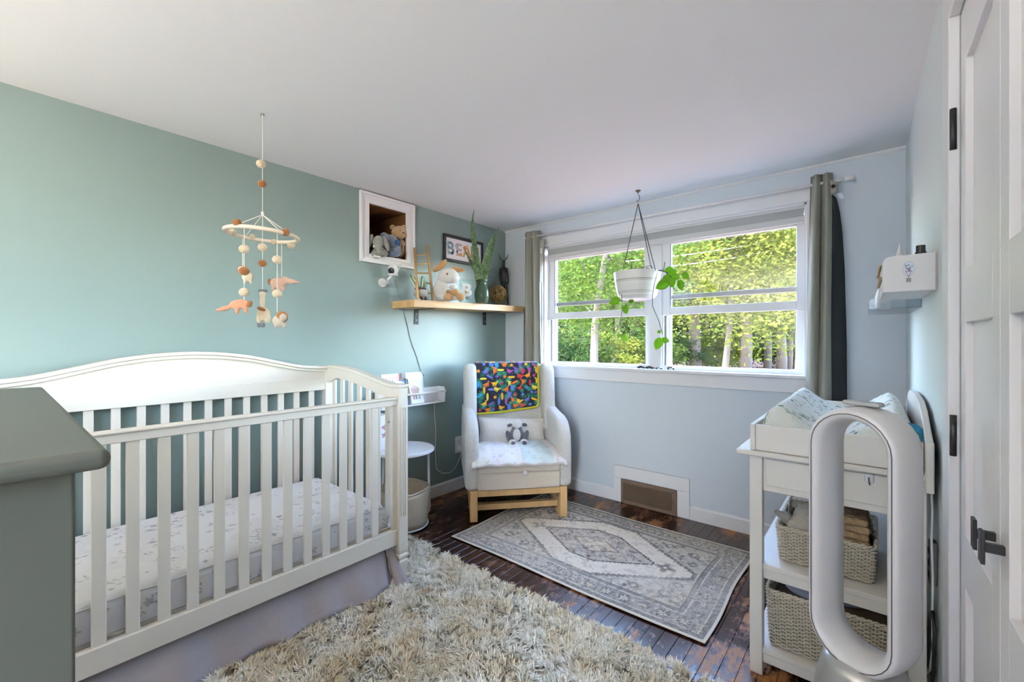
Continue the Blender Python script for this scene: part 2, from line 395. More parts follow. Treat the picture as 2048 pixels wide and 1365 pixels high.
# ------------------------------------------------------------------ window
wi = grp('window_1', kind='structure')
VIN = mat('window_vinyl', 'efeeec', .35); VGR = mat('window_grey_aluminium', 'a9aaa6', .4)
box('head_casing', TRIM, wi, .36, 2.295, D-.018, D, WZ1, 2.05, .003)
box('side_casing', TRIM, wi, .366, WX0, D-.018, D, .97, WZ1, .003); box('side_casing', TRIM, wi, WX1, 2.29, D-.018, D, .97, WZ1, .003)
box('sill', TRIM, wi, .40, 2.30, D-.036, D+.06, .955, .975, .004)
box('apron', TRIM, wi, .40, 2.285, D-.018, D, .872, .955, .003)
box('jamb', TRIM, wi, WX0, WX0+.012, D, D+.14, .975, WZ1, 0); box('jamb', TRIM, wi, WX1-.012, WX1, D, D+.14, .975, WZ1, 0)
box('jamb_head', TRIM, wi, WX0, WX1, D, D+.14, WZ1-.012, WZ1, 0)
box('bottom_rail', VIN, wi, WX0+.012, WX1-.012, D+.05, D+.135, .975, .998, .002)
box('mullion', VIN, wi, 1.305, 1.392, D+.045, D+.135, .975, WZ1-.012, .003)
for (a, b_) in ((.429, 1.305), (1.392, 2.226)):
    # raised inner sash
    y0, y1 = D+.065, D+.092; z0, z1 = 1.352, 1.90
    box('sash_stile', VIN, wi, a, a+.052, y0, y1, z0, z1, .003); box('sash_stile', VIN, wi, b_-.045, b_, y0, y1, z0, z1, .003)
    box('sash_rail', VIN, wi, a+.052, b_-.045, y0, y1, z0, z0+.052, .003); box('sash_rail', VIN, wi, a+.052, b_-.045, y0, y1, z1-.06, z1, .003)
    box('glazing_bead', VGR, wi, a+.052, a+.060, y0+.004, y1, z0+.05, z1-.06, 0)
    box('pane', GLASS, wi, a+.05, b_-.043, y0+.012, y0+.015, z0+.05, z1-.058, 0)
    # outer sash behind it
    y2, y3 = D+.098, D+.122
    box('outer_sash_rail', VGR, wi, a+.02, b_-.02, y2, y3, 1.462, 1.492, .003)
    box('outer_sash_stile', VIN, wi, a+.012, a+.05, y2, y3, .998, 1.92, .003); box('outer_sash_stile', VIN, wi, b_-.05, b_-.012, y2, y3, .998, 1.92, .003)
    box('track', VIN, wi, a, a+.012, D+.055, D+.13, .998, 1.35, 0); box('track', VIN, wi, a+.022, a+.032, D+.075, D+.10, .998, 1.35, .001)
    box('track', VIN, wi, b_-.012, b_, D+.055, D+.13, .998, 1.35, 0)
    box('pane', GLASS, wi, a+.05, b_-.05, y2+.010, y2+.013, .998, 1.92, 0)
# roller shade
rs = thing('roller_shade', 'grey roller shade rolled up under the window head', 'shade', (1.33, D+.03, 1.95))
SHG = mat('shade_fabric_grey', 'b3b3b1', .8); SHL = mat('shade_bar_light', 'd8d6d2', .6)
box('valance', SHL, rs, .443, 2.224, D+.012, D+.016, 1.925, 1.945, .001); box('fabric', SHG, rs, .446, 2.222, D+.020, D+.022, 1.88, 1.935, 0)
box('hem_bar', SHL, rs, .446, 2.222, D+.014, D+.030, 1.845, 1.882, .004)
MB().tube([(.446, D+.034, 1.928), (2.222, D+.034, 1.928)], .011, 12).build('roller', SHG, rs, smooth=True)
# ------------------------------------------------------------------ closet doors and casing
t4 = grp('trim_4', kind='structure')
box('side_casing', TRIM, t4, S0-.094, S0, 0, .02, 0, DZ+.09, .003, RW); box('side_casing', TRIM, t4, S1, S1+.094, 0, .02, 0, DZ+.09, .003, RW)
box('head_casing', TRIM, t4, S0, S1, 0, .02, DZ, DZ+.09, .003, RW)
DOORM = mat('door_paint', 'f3eeed', .36)
SM = (S0+S1)/2
for k, (a, b_) in enumerate(((S0+.002, SM-.002), (SM+.002, S1-.002))):
    dr = grp('door_%d' % (k+1), kind='structure'); st = .052
    box('stile', DOORM, dr, a, a+st, -.035, 0, .012, DZ-.003, .002, RW); box('stile', DOORM, dr, b_-st, b_, -.035, 0, .012, DZ-.003, .002, RW)
    for z0, z1 in ((.012, .20), (.647, .760), (1.21, 1.322), (1.77, DZ-.003)): box('rail', DOORM, dr, a+st, b_-st, -.035, 0, z0, z1, .002, RW)
    for z0, z1 in ((.20, .647), (.76, 1.21), (1.322, 1.77)): box('panel', DOORM, dr, a+st-.004, b_-st+.004, -.026, -.012, z0-.004, z1+.004, 0, RW)
    h = a-.004 if k == 0 else b_+.004; sg = 1 if k == 0 else -1
    for z in (1.60, .917, .24):
        hg = MB().box(h-.002, h+.0005, .001, .017, z, z+.085, RW).build('hinge', BLACK, dr); 
        MB().tube([tuple(RW @ Vector((h+.003*sg, .012, z-.003))), tuple(RW @ Vector((h+.003*sg, .012, z+.088)))], .006, 8).build('hinge_knuckle', BLACK, hg, smooth=True)
    ks = (b_-.028) if k == 0 else (a+.028)
    kn = MB().box(ks-.005, ks+.005, 0, .022, .842, .856, RW).build('knob', BLACK, dr, bevel=.001, bs=1)
    MB().box(ks-.011, ks+.011, .022, .027, .824, .874, RW).build('knob_plate', BLACK, kn, bevel=.001, bs=1)
# ------------------------------------------------------------------ outside
GRD = mat('leaf_litter_ground', '7a5d4f', .95, var=(3, .4), col2='544036', bump=(8, .6, .05))
gr = MB().grid(40, 30, lambda u, v: (-45+80*u, D+.2+(v**1.5)*60, -.55+.25*math.sin(u*9)*v+.5*v)).build('ground', GRD, None, smooth=True); gr['kind'] = 'structure'
def leaf_mat(name, c1, c2):
    m = bpy.data.materials.new(name); m.use_nodes = True; N = m.node_tree.nodes; L = m.node_tree.links
    for n in list(N):
        if n.type == 'BSDF_PRINCIPLED': N.remove(n)
    out = [n for n in N if n.type == 'OUTPUT_MATERIAL'][0]
    ge = N.new('ShaderNodeNewGeometry'); nz = N.new('ShaderNodeTexNoise'); nz.inputs['Scale'].default_value = 1.1; nz.inputs['Detail'].default_value = 6
    L.new(ge.outputs['Position'], nz.inputs['Vector'])
    mr = N.new('ShaderNodeMapRange'); mr.inputs['From Min'].default_value = .35; mr.inputs['From Max'].default_value = .65; L.new(nz.outputs['Fac'], mr.inputs[0])
    mx = N.new('ShaderNodeMix'); mx.data_type = 'RGBA'; mx.inputs['A'].default_value = (*hx(c1), 1); mx.inputs['B'].default_value = (*hx(c2), 1); L.new(mr.outputs[0], mx.inputs['Factor'])
    d = N.new('ShaderNodeBsdfDiffuse'); t = N.new('ShaderNodeBsdfTranslucent'); s = N.new('ShaderNodeMixShader'); s.inputs[0].default_value = .45
    for q in (d, t): L.new(mx.outputs['Result'], q.inputs[0])
    L.new(d.outputs[0], s.inputs[1]); L.new(t.outputs[0], s.inputs[2]); L.new(s.outputs[0], out.inputs[0]); return m
LF = [leaf_mat('sunlit_leaf_yellow', '61662b', '3c491a'), leaf_mat('mid_green_leaf', '425121', '263a16'), leaf_mat('dark_green_leaf', '2f401f', '192c14')]
BARK = mat('grey_brown_bark', '473f3a', .95, var=(5, .4), stretch=(1, 1, .2), bump=(14, .8, .03))
def crown_mesh(name, n, rx, rz, seed, leaf, m, ncl=60):
    rs_ = np.random.RandomState(seed)
    cc = rs_.normal(size=(ncl, 3)); cc /= np.linalg.norm(cc, axis=1)[:, None]; cc *= (rs_.rand(ncl)**.45)[:, None]*np.array([rx, rx, rz])
    k = rs_.randint(0, ncl, n); off = rs_.normal(size=(n, 3))*np.array([rx*.17, rx*.17, rz*.10]); C = cc[k]+off
    a = rs_.normal(size=(n, 3)); a[:, 2] *= .45; a /= np.linalg.norm(a, axis=1)[:, None]
    b = np.cross(a, rs_.normal(size=(n, 3))); b /= np.linalg.norm(b, axis=1)[:, None]
    s = leaf*(.6+.8*rs_.rand(n))[:, None]
    V = np.stack([C-a*s, C+b*s*.5, C+a*s, C-b*s*.5], 1).reshape(-1, 3)
    F = np.arange(n*4).reshape(n, 4)
    me = bpy.data.meshes.new(name); me.from_pydata(V.tolist(), [], F.tolist()); me.materials.append(m); return me
CR = [crown_mesh('crown', 18000, 2.8, 3.6, 1, .064, LF[0], 120), crown_mesh('crown', 18000, 2.8, 3.4, 2, .064, LF[1], 120), crown_mesh('crown', 18000, 3.0, 3.6, 3, .068, LF[2], 120), crown_mesh('crown', 15000, 2.4, 2.6, 4, .05, LF[1], 90)]
SH = [crown_mesh('bush', 7000, 1.5, 1.0, 5, .058, LF[1], 40), crown_mesh('bush', 7000, 1.6, 1.1, 6, .058, LF[0], 40), crown_mesh('bush', 7000, 1.6, 1.1, 7, .058, LF[2], 40)]
fwd = Vector((-math.sin(math.radians(39.845)), math.cos(math.radians(39.845)), 0)); rgt = Vector((math.cos(math.radians(39.845)), math.sin(math.radians(39.845)), 0))
def out_at(px, depth, z=-.4): 
    p = CAM + fwd*depth + rgt*((px-1024)/864*depth); return Vector((p.x, p.y, z))
def tree(px, depth, kind, r, label, zc=5.4, tall=9, lean=0, scale=1.0):
    p = out_at(px, depth); t = thing('tree', label, 'tree', tuple(p), 0, 'trees in the woods beyond the window')
    pts = [(lean*q*q*1.2+.08*math.sin(q*7+px), .06*math.cos(q*5), -.3+tall*q) for q in np.linspace(0, 1, 9)]
    MB().tube(pts, [r*(1.25-.85*q) for q in np.linspace(0, 1, 9)], 9).build('trunk', BARK, t, smooth=True, w=False)
    for q in range(5):
        a = q*2.4+px; z = tall*(.35+.11*q); e = 1.6-.15*q
        MB().tube([(lean*(z/tall)**2*1.2, 0, z), (math.cos(a)*e*.5, math.sin(a)*e*.5, z+.5), (math.cos(a)*e, math.sin(a)*e, z+1.2)], [r*.35, r*.25, r*.1], 6).build('branch', BARK, t, smooth=True, w=False)
    o = bpy.data.objects.new('foliage', CR[kind]); COL.objects.link(o); o.parent = t; o.location = (0, 0, zc); o.rotation_euler = (0, 0, px*.7); o.scale = (scale,)*3
    o['kind'] = 'stuff'
    return t
tl = [(1231, 19, 1, .16, 'pale leaning tree behind the left window pane', 5.0, 8, .6), (1273, 22, 0, .17, 'straight tree with rough trunk right of the leaning pale tree'),
      (1165, 24, 1, .14, 'slim tree nearest the left edge of the window'), (1392, 20, 0, .24, 'thick trunked tree just right of the window mullion'), (1412, 27, 2, .14, 'thin tree standing close behind the thick trunk'),
      (1489, 19, 0, .21, 'broad tree with pale mottled trunk in the right pane'), (1533, 22, 1, .16, 'slender straight tree with reddish trunk in the right pane'), (1559, 20, 2, .19, 'dark barked tree second from the shed'), (1577, 22, 1, .12, 'thin pale tree nearest the shed'),
      (1320, 29, 2, .2, 'shaded tree far back behind the mullion'), (1450, 31, 2, .2, 'dark green tree far back between two trunks'), (1210, 31, 2, .2, 'dark tree far back on the left'), (1610, 31, 1, .2, 'far tree rising over the shed'), (1100, 30, 0, .2, 'far tree at the edge of the left jamb'), (1690, 27, 1, .2, 'tree hidden mostly by the taupe curtain'),
      (1040, 22, 1, .2, 'tree beyond the left jamb past the frame'), (1530, 34, 0, .2, 'yellow green tree at the back of the woods'), (1370, 35, 0, .2, 'tall yellow tree at the very back')]
for a in tl: tree(*a)
tree(1190, 11, 3, .1, 'near tree with broad leaves filling the upper left pane', 4.2, 6, .5)
tree(1450, 15, 0, .1, 'near sunlit tree with hanging yellow leaves in the right pane', 5.2, 6, .4)
tree(1590, 13.5, 0, .1, 'near yellow green tree at the top right of the glass', 4.6, 6, .4)
def bush(px, depth, k, label, s=1.0):
    p = out_at(px, depth, .2); t = thing('bush', label, 'bush', tuple(p), 0, 'bushes under the trees')
    o = bpy.data.objects.new('foliage', SH[k]); COL.objects.link(o); o.parent = t; o.location = (0, 0, .55); o.rotation_euler = (0, 0, px); o.scale = (s,)*3; o['kind'] = 'stuff'
    for q in range(4):
        MB().tube([(0, 0, -.7), (math.cos(q*1.6)*.5, math.sin(q*1.6)*.5, .6), (math.cos(q*1.6)*.8, math.sin(q*1.6)*.8, 1.1)], [.03, .02, .01], 5).build('stem', BARK, t, w=False)
for i, a in enumerate(((1130, 15, 2, 'low dark bush in the bottom left corner of the glass'), (1190, 17, 1, 'yellowish bush left of the leaning tree'), (1255, 20, 2, 'dark bush between leaning tree and mullion'), (1300, 18, 0, 'green bush behind the mullion base'), (1345, 21, 2, 'bush right beside the mullion'),
    (1440, 22, 1, 'yellow green bush between the thick and mottled trunks'), (1500, 25, 2, 'dark bush behind the mottled trunk'), (1548, 25, 0, 'green bush behind the dark trunk'), (1600, 26, 2, 'dark bush beside the shed'), (1400, 26, 2, 'dark bush far behind the thick trunk'), (1470, 30, 1, 'pale bush far back in the clearing'))):
    bush(*a)
for i, (px_, dp_) in enumerate(((1080, 40), (1150, 38), (1215, 41), (1280, 39), (1345, 42), (1405, 38), (1465, 41), (1525, 39), (1585, 42), (1645, 39), (1705, 40), (1010, 39))):
    p = out_at(px_, dp_); t = thing('tree', 'distant tree in the wall of foliage behind the trunks', 'tree', tuple(p), 0, 'distant trees closing off the woods')
    MB().tube([(0, 0, -.5), (.1, 0, 4), (0, .1, 7)], [.2, .16, .06], 7).build('trunk', BARK, t, smooth=True, w=False)
    o = bpy.data.objects.new('foliage', CR[(2, 1, 2)[i % 3]]); COL.objects.link(o); o.parent = t; o.location = (0, 0, 3.4); o.rotation_euler = (0, 0, i*1.7); o.scale = (1.35, 1.35, 1.25); o['kind'] = 'stuff'
sp = out_at(1612, 25, -.3); sh = thing('garden_shed', 'small red roofed shed by the right curtain outside', 'shed', tuple(sp), .5)
box('wall', mat('shed_wood', '6d605c', .9), sh, -.9, .9, -.9, .9, 0, .9, 0, w=False)
MB().prism([(-1.1, .8), (1.1, .8), (0, 1.55)], 'y', -1.05, 1.05).build('roof', mat('shed_roof_red', '77351f', .8), sh, w=False)
for i, (za, zb) in enumerate(((3.95, 4.25), (3.65, 3.9))):
    a = out_at(1250, 14, za-.2); b_ = out_at(1760, 14, zb+1.1); pts = [tuple(a.lerp(b_, q)-Vector((0, 0, .25*math.sin(PI*q)))) for q in np.linspace(0, 1, 12)]
    tag(MB().tube(pts, .014, 5).build('utility_wire', mat('wire_grey', 'b5bbc0', .5), None), ('upper', 'lower')[i]+' of two utility wires crossing the trees outside', 'wire', 'utility wires')
# two uplighters added out of view as fill for the dark near half
for k, (lx, ly, lab) in enumerate(((.95, -1.75, 'white uplighter added out of view for fill light near the crib end'), (2.05, -1.75, 'white uplighter added out of view for fill light near the closet wall'))):
    lp = thing('added_fill_lamp', lab, 'lamp', (lx, ly, 0))
    MB().lathe([(.13, 0), (.13, .012), (.03, .025), (.012, .04)], 28).build('base', WPL, lp, smooth=True, w=False); MB().tube([(0, 0, .03), (0, 0, 1.22)], .011, 10).build('pole', WPL, lp, w=False)
    MB().lathe([(.02, 1.20), (.10, 1.23), (.19, 1.30), (.215, 1.335), (.21, 1.335), (.185, 1.306), (.10, 1.24), (.02, 1.215)], 32).build('bowl', WPL, lp, smooth=True, w=False)
    MB().lathe([(.001, 1.315), (.18, 1.315), (.18, 1.32), (.001, 1.32)], 28).build('diffuser', mat('added_fill_diffuser', 'fff1e2', .5, emit=FILL_LAMP_STRENGTH), lp, w=False)
# ------------------------------------------------------------------ crib
crib = thing('crib', 'cream painted wooden crib with arched back along the teal wall', 'crib', (.41, .585, 0))
CY0, CY1 = -.115, 1.285
def post(xa, xb, ya, yb, top, foot=True):
    b = MB(); cx, cy = (xa+xb)/2, (ya+yb)/2; h = (xb-xa)/2
    def sq(r, z): return [(cx-r, cy-r, z), (cx+r, cy-r, z), (cx+r, cy+r, z), (cx-r, cy+r, z)]
    prof = [(h*.62, .004), (h*.98, .10), (h*.98, .112), (h*.80, .117), (h*.80, .125), (h*1.02, .13), (h*1.02, .142), (h*.8, .147), (h*.98, .165), (h, .19), (h, top)] if foot else [(h*.9, .004), (h, .1), (h, top)]
    v = []
    for r, z in prof: v += sq(r, z)
    n = len(prof); f = [(3, 2, 1, 0), tuple(range(4*n-4, 4*n))] + [(i*4+k, i*4+(k+1) % 4, i*4+4+(k+1) % 4, i*4+4+k) for i in range(n-1) for k in range(4)]
    p = b.add(v, f).build('post', CRIBM, crib, bevel=.0015, bs=1); return p
for ya in (CY1-.05, CY0):
    p = post(.742, .792, ya, ya+.05, .945)
    MB().box(.736, .798, ya-.006, ya+.056, .945, .962).build('post_cap', CRIBM, p, bevel=.005)
    for q in range(3): box('flute', CRIBM, p, .7915, .7955, ya+.010+q*.012, ya+.016+q*.012, .33, .85, .0015)
    post(.030, .080, ya, ya+.05, 1.0, False)
def bx_(n, *a, bevel=.003): return box(n, CRIBM, crib, *a, bevel=bevel)
# front rails
bx_('rail', .752, .778, CY0+.05, CY1-.05, .862, .893); bx_('rail_cap', .744, .786, CY0+.05, CY1-.05, .890, .901, bevel=.005)
bx_('rail', .752, .780, CY0+.05, CY1-.05, .195, .270)
sl_ = bx_('slat', .760, .772, 0, .033, .268, .865, bevel=.002); y = .181-3*.0768; first = True
while y < 1.15:
    if first: sl_.location = (0, y, 0); first = False; sl_.matrix_parent_inverse = TM[crib.name].inverted()
    else:
        c = dup(sl_, crib, location=(0, y, 0))
    y += .0768
bx_('rail', .756, .774, CY1-.075, CY1-.05, .27, .862, bevel=.002)
for z in (.785, .33): MB().ell((.755, CY1-.083, z), (.006, .006, .006), None, 10, 6).build('bolt', STEEL, crib, smooth=True)
# back panel with arch
yc = (CY0+CY1)/2
AR = [(-.7, 1.026), (-.62, 1.024), (-.5, 1.036), (-.40, 1.060), (-.26, 1.096), (-.13, 1.115), (0, 1.121), (.13, 1.115), (.26, 1.096), (.40, 1.060), (.5, 1.036), (.62, 1.024), (.7, 1.026)]
def arch(y):
    t = y-yc
    for (a, za), (b_, zb) in zip(AR[:-1], AR[1:]):
        if a <= t <= b_: return za+(zb-za)*(t-a)/(b_-a)
    return 1.025
ys = np.linspace(CY0, CY1, 57); sm = np.array([np.mean([arch(q+e) for e in np.linspace(-.04, .04, 9)]) for q in ys])
def arched(name, x0, x1, dz0, dz1, base=None, bevel=0):
    b = MB(); v = []; n = len(ys)
    for y, z in zip(ys, sm):
        zb = base if base is not None else z+dz0
        v += [(x0, y, zb), (x1, y, zb), (x1, y, z+dz1), (x0, y, z+dz1)]
    f = [(i*4+k, i*4+4+k, i*4+4+(k+1) % 4, i*4+(k+1) % 4) for i in range(n-1) for k in range(4)] + [(0, 1, 2, 3), tuple(4*n-1-k for k in range(4))]
    return b.add(v, f).build(name, CRIBM, crib, bevel=bevel)
arched('back_panel', .045, .066, 0, -.02, base=.945); arched('arch_cap', .026, .092, -.016, 0, bevel=.004); arched('arch_moulding', .040, .082, -.032, -.016, bevel=.004)
bx_('rail', .040, .074, CY0+.05, CY1-.05, .886, .952); bx_('rail', .040, .072, CY0+.05, CY1-.05, .195, .265)
bs_ = bx_('slat', .050, .062, 0, .031, .262, .89, bevel=.002); y = .231-3*.0832; first = True
while y < 1.2:
    if first: bs_.location = (0, y, 0); first = False
    else: dup(bs_, crib, location=(0, y, 0))
    y += .0832
# end panels
ET = [(.05, 1.022), (.10, 1.030), (.187, 1.031), (.29, 1.024), (.40, 1.010), (.54, .985), (.64, .968), (.70, .960), (.741, .957)]
for y0 in (CY1-.042, CY0+.008):
    pl = ET + [(x, z-.072 if x > .1 else .93) for x, z in ET[::-1]]
    MB().prism(pl, 'y', y0, y0+.034).build('end_rail', CRIBM, crib, bevel=.003)
    cp = [(x, z+.002) for x, z in ET] + [(x, z-.018) for x, z in ET[::-1]]
    MB().prism(cp, 'y', y0-.008, y0+.042).build('end_rail_cap', CRIBM, crib, bevel=.005)
    box('rail', CRIBM, crib, .08, .742, y0+.004, y0+.03, .195, .265, .003)
    for q in range(7):
        xx = .118+q*.088; zt = np.interp(xx, [e[0] for e in ET], [e[1] for e in ET])-.065
        box('slat', CRIBM, crib, xx, xx+.034, y0+.011, y0+.023, .262, zt, .002)
MB().prism([(.08, .262), (.742, .262), (.742, .275), (.08, .275)], 'y', CY0+.05, CY1-.05).build('mattress_board', CRIBM, crib)
# mattress with star sheet
def star_paint(U, V):
    p = Paint(U, V, 'ece8e6'); r = random.Random(5)
    n = vnoise(U, V, 9, 3); p.put((n > .55), 'e4dedb', .6)
    for q in range(240):
        cx, cy = r.uniform(0, 1.31), r.uniform(0, .80); s = r.choice((.010, .013, .017, .022)); c = r.choice(('a9a5a6', 'b9b3b2', 'c5bfbd', '9d9a9d'))
        if r.random() < .55: p.lobe(cx, cy, s, 5, .42, c, r.uniform(0, 6), .9, outline=.0022, sharp=True)
        else: p.lobe(cx, cy, s*.75, 5, .42, c, r.uniform(0, 6), .85, sharp=True)
    return p
def matt_pos(U, V):
    # V: across the top from wall to front, round the edge, down the side
    w_ = .636; r = .03; X = np.zeros_like(V); Z = np.zeros_like(V)
    a = V < w_-r; X[a] = V[a]; Z[a] = .392
    arc = r*PI/2; b = (~a) & (V < w_-r+arc); t = (V[b]-(w_-r))/r; X[b] = w_-r+r*np.sin(t); Z[b] = .392-r+r*np.cos(t)
    c = V >= w_-r+arc; X[c] = w_; Z[c] = .392-r-(V[c]-(w_-r+arc))
    sag = .010*np.sin(U*5+.6)+.004*vnoise(U, V, 12, 4)
    Z = Z+np.where(X < w_-.001, 0.004*vnoise(U, V, 7, 8), 0); X = X+np.where(c, .006*vnoise(U, V*1.3, 14, 9)+.004*np.sin(U*45+V*20), 0)
    # rounded ends
    e = np.clip((U-1.27)/.04, 0, 1); Z = np.maximum(Z-.045*e*e, .276)
    return .098+X, -.10+U, np.maximum(Z, .277)
SHEETM = mat('star_sheet_cotton', 'ffffff', .85, attr=True, bump=(30, .35, .008))
ma = thing('crib_mattress', 'white crib mattress in a fitted sheet printed with grey stars', 'mattress', (.42, .56, .28))
MB().box(.10, .730, -.09, 1.205, .277, .375).build('core', mat('mattress_core', 'e6e2dd', .9), ma, bevel=.02)
sheet('fitted_sheet', 262, 156, 1.31, .74, matt_pos, star_paint, SHEETM, ma)
MB().tube([(.737, y, .378+.002*math.sin(y*30)) for y in np.linspace(-.08, 1.19, 30)], .003, 6).build('piping', mat('sheet_piping', 'd9d2ce', .8), ma, smooth=True)
# bed skirt
SKM = mat('mauve_grey_cotton', 'a79e9d', .9, bump=(25, .3, .01), var=(4, .12), col2='958b8c')
def skirt(u, v):
    y = -.09+1.29*u; z = .262-.235*v; fold = .010*math.sin(u*23)*v+.007*math.sin(u*51+1)*v+.012*math.sin(u*9)*v
    x = .722+.055*v+.035*v*v+fold
    if u > .965: x -= (u-.965)*1.2*v
    return (x, y, max(.016, z-.01*math.sin(u*31)*v))
sk = tag(MB().grid(90, 14, skirt).build('bed_skirt', SKM, None, smooth=True, sol=.003), 'mauve grey fabric bed skirt hanging under the crib front rail', 'bed skirt')
MB().grid(4, 12, lambda u, v: (.72+.055*v+.06*v*v+.02*u*v, 1.195+.02*u+.05*u*v*v, .255*(1-v)+.014)).build('corner_fold', SKM, sk, smooth=True, sol=.003)
# ------------------------------------------------------------------ shag rug
RX0, RX1, RY0, RY1 = .18, 2.42, -.35, 1.545
sr = thing('shag_rug', 'cream shaggy long pile rug in front of the crib', 'rug', (1.2, .7, 0))
box('backing', mat('shag_backing', 'cdbfa9', .95), sr, RX0+.02, RX1-.02, RY0, RY1-.02, .001, .012, 0)
def shag():
    rs_ = np.random.RandomState(11)
    nt = 15000; T = np.stack([rs_.uniform(RX0, RX1, nt), rs_.uniform(RY0, RY1, nt)], 1)
    # keep what can be seen: not deep under the crib, not under the camera
    keep = ~((T[:, 0] < .70) & (T[:, 1] < 1.18)) & ~((T[:, 1] < .1) & (T[:, 0] > 1.1)) & (T[:, 1] > -.05) & ~((T[:,0] > 1.9) & (T[:,1] < .9))
    T = T[keep]; nt = len(T); per = 13
    lean = np.stack([vnoise(T[:, 0], T[:, 1], 9, 1)-.5, vnoise(T[:, 0], T[:, 1], 9, 2)-.5], 1)*1.7 + rs_.normal(size=(nt, 2))*.55
    k = np.repeat(np.arange(nt), per); n = len(k)
    B = np.concatenate([T[k]+rs_.normal(size=(n, 2))*.0045, np.full((n, 1), .008)], 1)
    L = (.036+.020*rs_.rand(n)); d = lean[k]+rs_.normal(size=(n, 2))*.38
    dn = np.linalg.norm(d, axis=1)[:, None]; d = d/np.maximum(dn, 1e-6)*np.minimum(dn, 1.3)
    side = np.stack([-d[:, 1], d[:, 0]], 1); side /= np.maximum(np.linalg.norm(side, axis=1)[:, None], 1e-6)
    wd = (.0016+.0012*rs_.rand(n))[:, None]
    V = []; 
    for t, wf_ in ((0, 1), (.4, 1), (.75, .9), (1, .25)):
        h = (L*(t*(1-.32*t*np.minimum(dn[:, 0], 1.3)))).clip(0)[:, None]
        off = d*(L*.62*t*t)[:, None]
        P = np.concatenate([B[:, :2]+off, B[:, 2:]+h*.85], 1); S = np.concatenate([side*wd*wf_, np.zeros((n, 1))], 1)
        V += [P-S, P+S]
    V = np.stack(V, 1)  # n,8,3
    F = []
    base = np.arange(n)[:, None]*8
    for a in (0, 2, 4): F.append(base+np.array([[a, a+1, a+3, a+2]]))
    F = np.stack(F, 1).reshape(-1, 4)
    V = V.reshape(-1, 3)
    me = bpy.data.meshes.new('pile'); me.vertices.add(len(V)); me.vertices.foreach_set('co', V.ravel())
    me.loops.add(F.size); me.loops.foreach_set('vertex_index', F.ravel().astype(np.int32)); me.polygons.add(len(F)); me.polygons.foreach_set('loop_start', np.arange(0, F.size, 4, dtype=np.int32)); me.polygons.foreach_set('loop_total', np.full(len(F), 4, dtype=np.int32))
    me.update(); me.validate()
    c = np.array([c3('f8f0de')*(1-q)+c3('d6bb90')*q for q in np.clip(rs_.rand(n)*.55+(vnoise(B[:, 0], B[:, 1], 14, 6)-.5)*.9, 0, 1)])
    root = np.array([.72, .72, .86, .86, .97, .97, 1, 1])
    C = lin(np.clip(c, 0, 1))[:, None, :]*np.ones(8)[None, :, None]
    ca = me.color_attributes.new('Col', 'FLOAT_COLOR', 'POINT'); ca.data.foreach_set('color', np.concatenate([C.reshape(-1, 3), np.ones((n*8, 1))], 1).astype(np.float32).ravel())
    return me
o = finish('pile', shag(), mat('shag_yarn', 'ffffff', .9, attr=True, sheen=.2), sr, smooth=True); o['kind'] = 'stuff'
